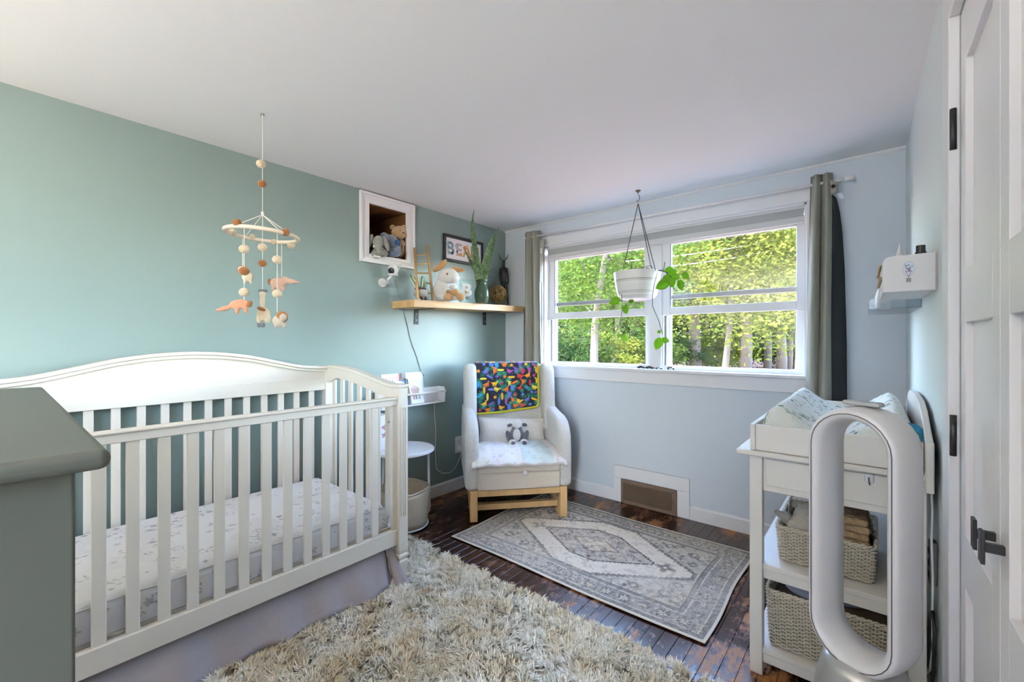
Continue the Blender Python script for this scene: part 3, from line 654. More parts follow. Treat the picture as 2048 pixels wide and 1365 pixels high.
# ------------------------------------------------------------------ vintage rug
VW, VH = 1.43, .915
def rug_paint(U, V):
    p = Paint(U, V, 'cfc9c2'); r = random.Random(2)
    n1 = vnoise(U, V, 5, 1); n2 = vnoise(U, V, 40, 2); n3 = vnoise(U, V, 90, 3); n4 = vnoise(U, V, 3, 4)
    eu = np.minimum(U, VW-U); ev = np.minimum(V, VH-V); e = np.minimum(eu, ev)
    # bands
    p.put((e > .012) & (e < .036), '6f7175'); p.put((e > .036) & (e < .042), 'd5d0c9'); p.put((e > .042) & (e < .125), '929193'); p.put((e > .125) & (e < .131), 'dad5ce'); p.put((e > .131) & (e < .150), '7c7c7e'); p.put((e > .150) & (e < .155), '5a5b5f')
    cu, cv = VW/2, VH/2; a = np.abs(U-cu); b = np.abs(V-cv)
    # field: stepped hexagon on patterned spandrels
    fld = e > .155
    step = lambda x, s: np.floor(x/s)*s
    hexa = (b < .285-.62*np.maximum(0, step(a-.10, .022))) & (a < .53)
    hexo = (b < .300-.62*np.maximum(0, step(a-.112, .022))) & (a < .548)
    p.put(fld & ~hexa, 'b5b1ac'); p.put(fld & hexo & ~hexa, '6b6867'); p.put(fld & hexa, 'd6cfc6')
    med = (b < .165-.60*np.maximum(0, step(a-.06, .018))) & (a < .33); medo = (b < .175-.60*np.maximum(0, step(a-.068, .018))) & (a < .342)
    p.put(medo & ~med, '575354'); p.put(med, 'b3aca6')
    m2 = (b+a*.62 < .085); m3 = (b+a*.62 < .095); p.put(m3 & ~m2, '6c6767'); p.put(m2, 'c3b4a6')
    for sg in (-1, 1):
        x = cu+sg*.40; p.lobe(x, cv, .055, 4, .35, '9c938d'); p.lobe(x, cv, .033, 4, .3, '77726f'); p.lobe(x, cv, .014, 8, .3, 'd8d0c6')
    # border rosettes
    def rosette(x, y, s, dark):
        p.lobe(x, y, s, 8, .35, dark, r.uniform(0, 6)); p.lobe(x, y, s*.68, 6, .3, 'd2ccc4', r.uniform(0, 6)); p.lobe(x, y, s*.36, 8, .4, r.choice(('7b7c80', 'b08f7d', '8a9598')), 0)
    k = .083
    for y in (k, VH-k):
        x = .09
        while x < VW-.05:
            rosette(x, y, r.uniform(.024, .033), r.choice(('4d4f55', '5d5f65', '6d6b6a')))
            for q in range(3): p.lobe(x+.045+r.uniform(-.012, .012), y+r.uniform(-.03, .03), r.uniform(.006, .012), 4, .5, r.choice(('6d6f74', 'd8d3cb', '8b8a8a')), r.uniform(0, 3), .9)
            x += .088
    for x in (k, VW-k):
        y = .16
        while y < VH-.13:
            rosette(x, y, r.uniform(.024, .033), r.choice(('4d4f55', '5d5f65', '6d6b6a')))
            for q in range(3): p.lobe(x+r.uniform(-.03, .03), y+.045+r.uniform(-.012, .012), r.uniform(.006, .012), 4, .5, r.choice(('6d6f74', 'd8d3cb', '8b8a8a')), r.uniform(0, 3), .9)
            y += .088
    # small motifs in spandrels and medallion
    for q in range(700):
        x, y = r.uniform(.165, VW-.165), r.uniform(.165, VH-.165); A, B = abs(x-cu), abs(y-cv)
        infield = B < .30-.62*max(0, A-.10) and A < .55
        inmed = B < .155-.60*max(0, A-.06) and A < .32
        if infield and not inmed: continue
        c = r.choice(('4c4b4e', '5d5b5c', '6f6a67', '8a7264', '6b6768', '424348')); s = r.uniform(.006, .017); t = r.random()
        if t < .4: p.lobe(x, y, s, r.choice((4, 5, 6, 8)), .45, c, r.uniform(0, 3), .8)
        elif t < .6: p.lobe(x, y, s*1.2, 4, .25, c, r.choice((0, PI/4)), .85, outline=.003); p.lobe(x, y, s*.4, 4, .3, c, 0, .8)
        else:
            an = r.uniform(0, 6); pts = [(x, y)]
            for z in range(4): an += r.uniform(-.7, .7); pts.append((pts[-1][0]+.014*math.cos(an), pts[-1][1]+.014*math.sin(an)))
            p.line(pts, .0035, c, .8)
    for sx in (-1, 1):
        for sy in (-1, 1):
            for (dx, dy, s) in ((.47, .225, .026), (.33, .25, .022), (.50, .12, .02)):
                x, y = cu+sx*dx, cv+sy*dy; p.lobe(x, y, s, 4, .12, '5f6063', 0, .9, outline=.006); p.lobe(x, y, s*.55, 4, .2, '8e8a87', 0); p.lobe(x, y, s*.3, 8, .3, 'd8d2ca', 0)
    for sx in (-1, 1):
        pts = [(cu+sx*(.10+.022*q), cv+.285-.0136*q) for q in range(20)]
    # wear: washed patches and speckle
    p.put(np.ones(len(U)), 'd9d1c8', np.clip((n1-.42)*.9, 0, .42)); p.put((n2*n3 > .36) & fld, 'ded8d0', .35); p.put((n2*n3 < .10), '8b8886', .28)
    p.put(np.ones(len(U)), 'cdbfae', np.clip((n4-.6)*.9, 0, .25))
    for q in range(620):
        t = r.uniform(0, 2*(VW+VH)); k2 = r.uniform(.046, .120); x, y = (t, k2) if t < VW else (VW-k2, t-VW) if t < VW+VH else (t-VW-VH, VH-k2) if t < 2*VW+VH else (k2, t-2*VW-VH)
        p.lobe(x, y, r.uniform(.003, .009), r.choice((3, 4, 5, 6)), .5, r.choice(('4a4b50', '5f6063', 'c9c3ba', '777473', '8d7f74')), r.uniform(0, 3), .75)
    p.put((n3 > .62) & (e < .15), 'b9b4ad', .35); p.put((n3 < .3) & (e < .15), '5f5f62', .3)
    p.put(e < .012, 'd8d3cc'); p.c *= np.array([1.03, 1.0, .945])
    return p
vr = thing('vintage_rug', 'faded grey vintage style rug with medallion under the rocking chair', 'rug', (1.31, 2.2, 0))
def rug_pos(U, V):
    z = .007+.0025*vnoise(U, V, 6, 2); yy = 1.742+V
    return .598+U+.006*np.sin(V*9), yy+.006*np.sin(U*5), z
sheet('woven_face', 520, 333, VW, VH, rug_pos, rug_paint, mat('rug_weave', 'ffffff', .95, attr=True, bump=(600, .4, .002)), vr, sol=.004)
# ------------------------------------------------------------------ rocking chair (local: X right, Y back, Z up)
CH = (.7645, 2.1825, 0); CR_ = math.radians(48.8)
CM = Matrix.Translation(CH) @ Matrix.Rotation(CR_, 4, 'Z')
ch = thing('rocking_chair', 'cream boucle wingback rocking chair with oak rockers in the corner', 'chair', CH, CR_)
def cb(name, m, poly, x0, x1, bevel=.02, bs=3): return MB().prism(poly, 'x', x0, x1).build(name, m, ch, bevel=bevel, bs=bs, w=False)
def cbox(name, m, *a, bevel=.02, bs=3): return MB().box(*a).build(name, m, ch, bevel=bevel, bs=bs, w=False)
OAKC = mat('chair_oak', 'd8ae77', .42, var=(14, .22), stretch=(1, 1, .15))
for sx in (-1, 1):
    x0, x1 = sorted((sx*.272, sx*.320))
    cb('leg', OAKC, [(0, .012), (.05, .004), (.055, .21), (.004, .21)], x0, x1, .003, 2)
    arc = []
    for q in np.linspace(0, 1, 17):
        y = .03+.74*q; arc.append((y, .006+.34*max(0, (q-.10))**1.6))
    pl = [(y, z) for y, z in arc] + [(y-.012*(k/16), z+.042) for k, (y, z) in reversed(list(enumerate(arc)))]
    cb('rocker', OAKC, pl, x0+.004, x1-.004, .003, 2)
    cb('back_leg', OAKC, [(.56, .13), (.61, .14), (.62, .21), (.57, .21)], x0, x1, .003, 2)
    cbox('side_rail', OAKC, x0, x1, .05, .58, .172, .207, bevel=.003, bs=2)
cbox('front_rail', OAKC, -.272, .272, .006, .05, .168, .207, bevel=.003, bs=2)
cbox('stretcher', OAKC, -.28, .28, .10, .145, .046, .085, bevel=.003, bs=2); cbox('stretcher', OAKC, -.28, .28, .56, .60, .10, .14, bevel=.003, bs=2)
cbox('seat_base', LINEN, -.275, .275, -.004, .6, .207, .385, bevel=.014)
cbox('storage_flap', LINEN, -.262, .268, -.012, .02, .214, .318, bevel=.006); cbox('front_band', LINEN, -.262, .268, -.010, .02, .322, .384, bevel=.006)
MB().tube([(-.262, -.012, .320), (.268, -.012, .320)], .0022, 6).build('seam', mat('linen_seam', 'cbbca9', .9), ch, w=False)
kb = MB().ell((.03, -.034, .322), (.017, .017, .017), None, 16, 10).build('knob', mat('pale_pink_knob', 'e6d9da', .5), ch, smooth=True, w=False)
cbox('seat_cushion', BOUC, -.262, .262, .02, .50, .36, .405, bevel=.018)
arm = [(-.008, .208), (-.012, .47), (.0, .55), (.035, .61), (.085, .648), (.15, .664), (.25, .672), (.46, .70), (.60, .70), (.60, .208)]
wing = [(.30, .52), (.335, .60), (.36, .72), (.375, .86), (.392, .955), (.415, .985), (.455, 1.003), (.52, 1.0), (.58, .985), (.615, .95), (.60, .6), (.55, .45)]
for sx in (-1, 1):
    a, b_ = sorted((sx*.262, sx*.352)); cb('arm', BOUC, arm, a, b_, .036, 5)
    a, b_ = sorted((sx*.248, sx*.338)); cb('wing', BOUC, wing, a, b_, .038, 5)
cb('backrest', BOUC, [(.43, .36), (.505, .97), (.525, .992), (.57, .992), (.61, .97), (.58, .30)], -.27, .27, .016, 3)
# lumbar pillow
lpm = CM @ Matrix.Translation((.012, .385, .497)) @ Matrix.Rotation(math.radians(74), 4, 'X') @ Matrix.Rotation(math.radians(-2), 4, 'Z')
tag(MB().pillow(.50, .215, .12, 26, 16, M=lpm, edge=.002).build('lumbar_pillow', mat('cream_pillow_fabric', 'e9e1d6', .95, bump=(300, .4, .003), var=(60, .06)), None, smooth=True), 'plain cream lumbar pillow propped on the rocking chair back', 'pillow')
# patchwork seat quilt
def patch_paint(U, V):
    p = Paint(U, V, 'efeae4'); r = random.Random(9); n = vnoise(U, V, 30, 1)
    p.rect(0, .13, 0, 1, 'f0ebe0'); p.rect(.13, .23, 0, 1, 'ece6e6'); p.rect(.23, .34, 0, 1, 'eee9e2'); p.rect(.34, .55, 0, .5, 'cfdbd8'); p.rect(.55, .70, 0, 1, 'efe7e4')
    p.put((U > .34) & (U < .55) & (n > .55), 'dbe5e1', .8)
    for q in range(130):
        x, y = r.uniform(.01, .64), r.uniform(.0, .5); c = r.choice(('a89d96', 'b8a58d', '8f9a96', 'c2b3a6', 'b5a9b0', 'd3bf93'))
        if r.random() < .5: p.lobe(x, y, r.uniform(.005, .014), r.choice((3, 4, 5)), .5, c, r.uniform(0, 6), .55, outline=.0022)
        else:
            an = r.uniform(0, 6); pts = [(x, y)]
            for z in range(4): an += r.uniform(-.9, .9); pts.append((pts[-1][0]+.009*math.cos(an), pts[-1][1]+.009*math.sin(an)))
            p.line(pts, .0025, c, .65)
    for x in (.13, .23, .34, .55): p.rect(x-.0012, x+.0012, 0, 1, 'd5cdc6')
    p.put((V < .006) | (U < .005) | (U > .635), 'c9c0ba')
    return p
def patch_pos(U, V):
    u = U/.64*2-1; v = V/.46
    x = u*.315*(1-.06*v); y = -.035+V*.93
    puff = np.clip((1-np.abs(u)**4)*(1-np.abs(2*v-1)**4), 0, 1)**.5
    z = .362+.055*np.clip(v/.3, 0, 1)**.7+.028*puff+.008*vnoise(U, V, 14, 3)+.004*np.sin(u*17)
    z = z+.012*np.clip(-u, 0, 1)*0-.016*np.clip(.08-v, 0, 1)*8*(np.abs(u) > .9)
    P = np.array([tuple(CM @ Vector((a, b_, c_))) for a, b_, c_ in zip(x, y, z)]); return P[:, 0], P[:, 1], P[:, 2]
pq = thing('patchwork_cushion', 'pastel patchwork animal print cushion on the rocking chair seat', 'cushion', tuple(CM @ Vector((0, .2, .40))), CR_)
sheet('printed_top', 161, 116, .64, .46, patch_pos, patch_paint, PRINT, pq, sol=.012)
# blanket over the back
def blan_paint(U, V):
    p = Paint(U, V, '1c2233'); r = random.Random(21)
    for q in range(110): p.lobe(r.uniform(0, .5), r.uniform(0, .46), r.uniform(.016, .028), 8, .7, r.choice(('1f7a5c', '2a8f6f', '1c6a55', '3aa07c')), r.uniform(0, 3))
    cols = ('f2a32b', 'f5bd2f', '7b4fae', '5f7fd0', '3f9fd8', 'd8453f', 'e8752c', 'b652a0', 'c23b58', '6d6fc4', 'e9cf45')
    gy = .028
    k = 0
    while gy < .46:
        gx = .02+(k % 2)*.032
        while gx < .5:
            c = r.choice(cols); x, y = gx+r.uniform(-.010, .010), gy+r.uniform(-.008, .008); rot = r.choice((0, PI/2, .4, -.5))
            t = r.random()
            if t < .62:   # a four legged creature: body, head, legs, tail
                s = r.uniform(.95, 1.3); cr, sr_ = math.cos(rot), math.sin(rot); f = lambda a, b_: (x+(a*cr-b_*sr_)*s, y+(a*sr_+b_*cr)*s)
                p.lobe(x, y, .012*s, 2, .15, c, rot, 1, 1.5); hx_, hy_ = f(.019, .011); p.lobe(hx_, hy_, .0065*s, 3, .2, c)
                for a in (-.010, -.003, .005, .011): p.line([f(a, 0), f(a, -.016)], .0042, c)
                p.line([f(-.013, .002), f(-.024, .008)], .004, c); p.line([f(.010, .004), f(.019, .011)], .006, c)
            elif t < .8: p.lobe(x, y, .014, 5, .3, c, rot)
            else: p.lobe(x, y, .012, 2, .2, c, rot, 1, 2.2)
            if r.random() < .5: p.lobe(x+.022, y-.02, .0035, 5, .3, r.choice(cols))
            gx += .056
        gy += .046; k += 1
    return p
BW, BH = .475, .50
def blan_pos(U, V):
    # V from hem (0) up over the top of the backrest and down behind
    x = -.247+U+.012*(V/BH)*0; bot = .628+.045*(U/BW)**1.5
    fl = .36; t = np.clip(V/fl, 0, 1)
    z = bot+(.998-bot)*t; y = .43+.075*(z-.36)/.61-.012+.006*np.sin(U*26)*(1-t)+.003*np.sin(V*40)
    o_ = np.clip((V-fl)/(BH-fl), 0, 1); y = np.where(V > fl, .497+.13*np.clip(o_*1.2, 0, 1), y); z = np.where(V > fl, .999+.008*np.sin(np.clip(o_*1.2, 0, 1)*PI)-.09*np.clip((o_-.83)/.17, 0, 1), z)
    P = np.array([tuple(CM @ Vector((a, b_, c_))) for a, b_, c_ in zip(x, y, z)]); return P[:, 0], P[:, 1], P[:, 2]
bl = thing('baby_blanket', 'dark jungle animal print blanket with yellow edging over the chair back', 'blanket', tuple(CM @ Vector((0, .5, .8))), CR_)
bs2 = sheet('printed_cloth', 310, 325, BW, BH, blan_pos, blan_paint, PRINT, bl, sol=.008)
ub = list(np.linspace(0, BW-.03, 30)); U_ = np.array(ub+[BW-.018, BW-.006, BW, BW, BW, BW]); V_ = np.array([0]*30+[.003, .014, .03, .12, .24, .352])
X_, Y_, Z_ = blan_pos(U_, V_); off = CM.to_3x3() @ Vector((0, -.004, 0))
MB().tube([(a+off.x, b_+off.y, c_+off.z) for a, b_, c_ in zip(X_, Y_, Z_)], .0085, 8).build('edging', mat('yellow_binding', 'c9bd2f', .8, bump=(200, .3)), bl, smooth=True)
# plush lamb sitting on the chair
FURW = mat('white_plush', 'ece6de', 1, bump=(260, .9, .006), sheen=.5); FURG = mat('grey_plush', '66686c', 1, bump=(260, .9, .006), sheen=.5)
pl0 = CM @ Matrix.Translation((.028, .262, .440)) @ Matrix.Diagonal((1.28, 1.05, 1.04, 1))
pd = thing('plush_lamb', 'small grey and white plush lamb sitting against the lumbar pillow', 'plush toy', tuple(pl0.translation), CR_)
def pblob(n, e, m, **k): return blob(n, e, m, pd, M=pl0, **k)
pblob('body', [((0, .02, .055), (.042, .038, .055)), ((0, .018, .095), (.030, .030, .034)), ((-.045, .0, .045), (.016, .018, .05), (0, -.25, 0)), ((.047, .0, .045), (.016, .018, .05), (0, .25, 0))], FURG, vox=.004)
pblob('belly', [((-.004, -.014, .065), (.022, .014, .045))], FURW, vox=.003)
pblob('head', [((0, -.004, .135), (.028, .026, .029)), ((0, -.026, .126), (.016, .014, .014)), ((0, .0, .158), (.018, .016, .012))], FURW, vox=.003)
for s in (-1, 1):
    pblob('ear', [((s*.042, .0, .128), (.017, .008, .013), (0, s*.5, 0))], FURG, vox=.003)
    f_ = pblob('foot', [((s*.031, -.045, .020), (.022, .028, .022))], FURW, vox=.003); pblob('sole', [((s*.031, -.0715, .022), (.0135, .006, .0145))], FURG, vox=.0025)
    MB().ell(tuple(pl0 @ Vector((s*.011, -.031, .142))), (.0022,)*3, None, 8, 6).build('eye', BLACK, pd, smooth=True)
# ------------------------------------------------------------------ side table, basket, ledge, outlet
st = thing('side_table', 'round white metal side table beside the crib end', 'table', (.25, 1.70, 0))
TCX, TCY, TR = .235, 1.668, .190
MB().lathe([(TR-.008, .470), (TR, .474), (TR, .487), (TR-.006, .491), (TR-.008, .487), (.001, .484)], 48, (TCX, TCY, 0)).build('top', WPL, st, smooth=False)
for a in (75, 195, 315):
    c, s = math.cos(math.radians(a)), math.sin(math.radians(a)); r0 = TR-.025
    MB().tube([(TCX+c*r0, TCY+s*r0, .472), (TCX+c*(r0+.01), TCY+s*(r0+.01), .08), (TCX+c*(r0+.005), TCY+s*(r0+.005), .05), (TCX+c*(r0-.05), TCY+s*(r0-.05), .012)], .0075, 10).build('leg', WPL, st, smooth=True)
MB().tube([(TCX+math.cos(q)*(TR-.04), TCY+math.sin(q)*(TR-.04), .012) for q in np.linspace(0, 2*PI, 40)[:-1]], .006, 8, closed=True).build('base_ring', WPL, st, smooth=True)
CANV = mat('beige_canvas', 'cdbda4', .95, bump=(400, .4, .002), var=(7, .12))
bk = thing('fabric_bin', 'round beige canvas bin standing under the side table', 'bin', (.235, 1.655, 0))
def binw(u, v):
    q = 2*PI*u; r = (.148+.012*v)*(1+.012*math.sin(q*5+v*4)+.01*math.sin(q*3)*v); return (.235+.0*v+r*math.cos(q), 1.665+r*math.sin(q), .016+.225*v+.006*math.sin(q*3)*v)
MB().grid(48, 8, binw, cu=True).build('wall', CANV, bk, smooth=True, sol=.006)
MB().lathe([(.001, .016), (.142, .016), (.146, .022)], 40, (.235, 1.665, 0)).build('bottom', CANV, bk)
MB().tube([binw(u, 1) for u in np.linspace(0, 1, 50)[:-1]], .007, 8, closed=True).build('rim', CANV, bk, smooth=True)
r_ = random.Random(4)
for i, (dx, dy, z, c, lab) in enumerate(((.03, .02, .13, '8fa63a', 'green toy lying in the canvas bin'), (.05, -.04, .15, 'e6e3de', 'small white board book on top in the canvas bin'), (-.05, .03, .13, '3f4a5c', 'dark blue toy in the canvas bin'), (.0, .07, .12, 'c9a63c', 'yellow toy at the back of the canvas bin'), (-.02, -.06, .12, 'b8b4ae', 'grey cloth toy in the canvas bin'))):
    if i == 1:
        M_ = Matrix.Translation((.235+dx, 1.665+dy, z)) @ Euler((.25, .2, .6)).to_matrix().to_4x4()
        def pp(U, V):
            p = Paint(U, V, 'eceae6'); 
            for a in range(3): p.lobe(.02+a*.025, .035, .012, 2, .3, '2c2c30', a, 1, 1.2, outline=.003)
            p.rect(0, .1, .06, .07, '6c8a3a'); return p
        tb = thing('board_book', lab, 'book', tuple(M_.translation)); MB().box(-.045, .045, -.035, .035, -.006, .006, M_).build('pages', mat('book_pages', 'ece8e0', .8), tb)
        sheet('cover', 60, 46, .09, .07, lambda U, V: tuple(np.array([tuple(M_ @ Vector((a-.045, b_-.035, .0068))) for a, b_ in zip(U, V)]).T), pp, PAPER, tb)
    else:
        tag(blob('soft_toy', [((.235+dx, 1.665+dy, z), (.045, .035, .03), (.3*i, .5, i)), ((.235+dx*.7+.03, 1.665+dy*.7-.02, z-.02), (.035, .03, .03)), ((.235+dx*.5, 1.665+dy*.5, z-.05), (.06, .06, .03))], mat('toy_fabric_%d' % i, c, .95, bump=(200, .5)), vox=.006), lab, 'toy')
# book ledge on the left wall
le = thing('book_ledge', 'white wall ledge with front bar holding picture books', 'ledge', (.0, 1.84, .72))
LY0, LY1 = 1.60, 2.145
box('back', WPL, le, .002, .010, LY0, LY1, .725, .83, .002); box('shelf', WPL, le, .002, .088, LY0, LY1, .719, .729, .002)
for y in (LY0, LY1-.010): MB().prism([(.002, .729), (.088, .729), (.088, .815), (.080, .832), (.002, .832)], 'y', y, y+.01).build('end', WPL, le, bevel=.002)
MB().tube([(.082, LY0-.012, .800), (.082, LY1+.008, .800)], .007, 10).build('front_bar', mat('ledge_bar', 'e8dfd2', .5), le, smooth=True)
def book(name, lab, y0, y1, h, t, paint, x0=.040, tilt=14, spiral=False):
    W_ = y1-y0; M_ = Matrix.Translation((x0, y0, .731)) @ Matrix.Rotation(math.radians(-tilt), 4, 'Y')
    b = thing(name, lab, 'book', (x0, (y0+y1)/2, .731), 0, 'picture books on the wall ledge')
    MB().box(-t, 0, 0, W_, 0, h, M_).build('pages', mat('book_pages', 'ece8e0', .8), b, bevel=.002, bs=1)
    sheet('cover', 90, 110, W_, h, lambda U, V: tuple(np.array([tuple(M_ @ Vector((.0012, a, c_))) for a, c_ in zip(U, V)]).T), paint, PAPER, b)
    if spiral:
        for q in range(12): MB().tube([tuple(M_ @ Vector((.003+.005*math.cos(a), .004+.005*math.sin(a)*1.2, .012+q*(h-.02)/12))) for a in np.linspace(0, 2*PI, 9)[:-1]], .0012, 5, closed=True).build('coil', BLACK, b)
def bk1(U, V):
    p = Paint(U, V, 'e6ddd8'); 
    for q in range(9): p.line([(.012+q*.014, .165), (.012+q*.014+.006*(q % 2), .195)], .004, 'c98f92')
    p.rect(.135, .16, 0, .22, 'a8504a'); p.rect(.15, .16, .18, .22, '5a3030'); return p
def bk2(U, V):
    p = Paint(U, V, '5f7fc4'); p.lobe(.05, .13, .05, 2, .1, 'd9e6d2', 0, 1, 1.4); p.lobe(.05, .15, .03, 3, .2, 'f2f0d0')
    for q in range(18): p.lobe(random.uniform(0, .12), random.uniform(0, .1), .006, 4, .2, random.choice(('3f55a0', 'dfe4f0', '8fa6dc')))
    return p
def bk3(U, V): p = Paint(U, V, 'efece8'); p.rect(.0, .13, .19, .193, 'd9d4cf'); return p
def bk4(U, V):
    p = Paint(U, V, 'efebe6'); p.rect(0, .010, 0, .18, '2d2a22')
    for q in range(10): p.rect(.002, .008, .01+q*.016, .017+q*.016, 'c8c0a8')
    p.line([(.022, .160), (.09, .164)], .0025, 'a9b0bc'); p.lobe(.058, .098, .036, 2, .12, 'c9916a', 0, .9, 1.05); p.lobe(.062, .10, .024, 2, .1, 'a792a8', .3, .6)
    for x in (.032, .052, .078): p.rect(x, x+.015, .03, .078, '9a7a86' if x > .04 else 'c08a70', .9)
    p.line([(.036, .110), (.082, .112)], .002, 'efe9e2'); p.line([(.04, .118), (.08, .120)], .002, 'efe9e2'); p.lobe(.086, .05, .012, 3, .2, 'b9c29a'); return p
book('picture_book', 'cream picture book with red lettering at the ledge end nearest the crib', 1.655, 1.815, .215, .012, bk1, .022, 5)
book('picture_book', 'blue animal picture book half hidden by the crib post', 1.72, 1.84, .172, .010, bk2, .058, 16)
book('picture_book', 'tall plain white picture book behind the spiral bound one', 1.85, 2.0, .217, .012, bk3, .026, 7)
book('picture_book', 'white spiral bound book with an orange elephant on its cover', 1.845, 1.965, .185, .012, bk4, .066, 15, True)
# box with print on the side table, seen between the crib slats
bxt = thing('keepsake_box', 'white box with pink print standing on the side table behind the crib', 'box', (.12, 1.60, .485))
MB().box(.06, .15, 1.545, 1.615, .485, .70).build('body', WPL, bxt, bevel=.004)
sheet('label', 30, 60, .066, .16, lambda U, V: (np.full_like(U, .1508), 1.547+U, .524+V), lambda U, V: (lambda p: (p.lobe(.035, .10, .022, 3, .3, 'c98c98', 1), p.lobe(.03, .05, .018, 4, .4, 'b87a8c', 1), p)[-1])(Paint(U, V, 'f0edea')), PAPER, bxt)
# outlet, plug and cords
ol = thing('wall_outlet', 'white wall outlet on the teal wall beside the rocking chair', 'outlet', (0, 2.358, .35))
box('plate', WPL, ol, .0, .006, 2.322, 2.396, .285, .415, .002)
for z in (.372, .325):
    f_ = box('socket', WPL, ol, .006, .009, 2.342, 2.376, z-.014, z+.014, .003)
    for dy in (-.006, .006): box('slot', BLACK, f_, .009, .0095, 2.359+dy-.0015, 2.359+dy+.0015, z-.002, z+.008, 0)
pg = thing('plug_adapter', 'white charger plugged into the lower socket', 'plug', (.02, 2.36, .325))
box('body', WPL, pg, .009, .045, 2.342, 2.378, .305, .345, .004)
tag(MB().tube([(.03, 2.36, .305), (.04, 2.34, .26), (.05, 2.28, .19), (.05, 2.22, .165), (.04, 2.16, .175), (.02, 2.115, .21), (.012, 2.11, .34), (.010, 2.12, .50), (.012, 2.105, .60), (.008, 2.105, .70), (.006, 2.10, .82)], .0025, 6).build('charging_cord', CORDW, None, smooth=True), 'thin white cord hanging from the book ledge to the outlet', 'cord')
# ------------------------------------------------------------------ wall shelf and what stands on it
def UP(px, py, x=None, y=None, z=None, d=None):
    r = fwd + rgt*((px-1024)/864) + Vector((0, 0, -(py-682.5)/864))
    if x is not None: t = (x-CAM.x)/r.x
    elif y is not None: t = (y-CAM.y)/r.y
    elif z is not None: t = (z-CAM.z)/r.z
    else: t = d
    return CAM + r*t
def zs(y): return 1.440+.022*(y-1.741)
shf = thing('wall_shelf', 'thick pine board shelf on the teal wall', 'shelf', (.12, 2.33, 1.41))
TILT = Matrix.Translation((0, 1.741, 1.44)) @ Matrix.Rotation(math.radians(1.26), 4, 'X')
box('board', PINE, shf, .001, .242, 0, 1.165, -.048, 0, .002, TILT)
for y in (1.945, 2.655):
    z = zs(y)-.050
    br = box('bracket', BLACK, shf, .001, .005, y-.018, y+.018, z-.105, z, .001); box('bracket_arm', BLACK, br, .001, .19, y-.018, y+.018, z-.001, z+.0025, 0)
    for q in (.03, .075): MB().ell((.006, y, z-q), (.002, .005, .005), None, 8, 5).build('screw', STEEL, br, smooth=True)
# ladder
lad = thing('toy_ladder', 'small wooden ladder leaning on the wall behind the plush kid', 'ladder', (.1, 1.92, 1.445))
LW = mat('ladder_wood', 'd2a96f', .6, var=(12, .2)); a0, a1 = UP(835, 597, z=zs(1.88)+.004), UP(829, 497, x=.02); b0, b1 = UP(866, 602, z=zs(2.0)+.004), UP(854, 491, x=.02)
for p, q in ((a0, a1), (b0, b1)): MB().tube([tuple(p), tuple(q)], .009, 8).build('rail', LW, lad, smooth=True)
for t in (.12, .30, .48, .66, .84): MB().tube([tuple(a0.lerp(a1, t)), tuple(b0.lerp(b1, t))], .0055, 8).build('rung', LW, lad, smooth=True)
# plush kid with tan horns and ears; local: x image-right, y away, z up
TAN = mat('tan_plush', 'c99a63', 1, bump=(260, .9, .006), sheen=.4)
def frame_at(p): return Matrix(((rgt.x, fwd.x, 0, p[0]), (rgt.y, fwd.y, 0, p[1]), (0, 0, 1, p[2]), (0, 0, 0, 1)))
kp = UP(899, 603, z=zs(2.13)); KF = frame_at((kp.x, kp.y, zs(kp.y)+.002))
kd = thing('plush_kid', 'cream plush goat kid with tan ears and hooves sitting on the pine shelf', 'plush toy', tuple(KF.translation))
S = kp_s = (kp-CAM).dot(fwd)/864
def kb_(n, es, m, vox=.005, **k): return blob(n, [((e[0]*S, e[2]*S, e[1]*S), (e[3]*S, e[5]*S, e[4]*S)) + ((e[6],) if len(e) > 6 else ()) for e in es], m, kd, M=KF, vox=vox, **k)
# (x px, z px, y px, rx, rz, ry)
kb_('body', [(-17, 22, 3, 16, 24, 16), (-14, 38, 3, 12, 16, 12), (-8, 26, -8, 7, 8, 7), (-4, 18, -10, 8, 6, 6), (8, 28, -4, 8, 6, 6), (-8, 8, -4, 18, 8, 12), (6, 8, -2, 14, 7, 8)], FURW)
kb_('head', [(-2, 50, -2, 21, 15, 16), (9, 46, -4, 12, 11, 11), (-12, 48, 0, 12, 14, 13), (-1, 60, 0, 14, 6, 10)], FURW)
kb_('ear', [(-19, 69, -2, 17, 6.5, 4, (0, -.62, 0))], TAN, .004); kb_('ear', [(17, 63, 3, 14, 5, 4, (0, .05, 0))], TAN, .004)
kb_('horn', [(-13, 76, 1, 11, 4.2, 4, (0, -.85, 0))], TAN, .004); kb_('horn', [(8, 66, 5, 8, 3.6, 4, (0, -.5, 0))], TAN, .004)
for x, z, y, r in ((-1, 7, -13, 9), (14, 16, -10, 8.5), (23, 7.5, -10, 9)): kb_('hoof', [(x, z, y, r, r*.9, r)], TAN, .004)
kb_('paw', [(1, 17, -12, 8, 5, 6, (0, .2, 0))], TAN, .004)
MB().ell(tuple(KF @ Vector((-2*S, -17*S, 52*S))), (.008, .006, .009), None, 10, 8).build('eye', mat('brown_eye', '7a4a38', .3), kd, smooth=True)
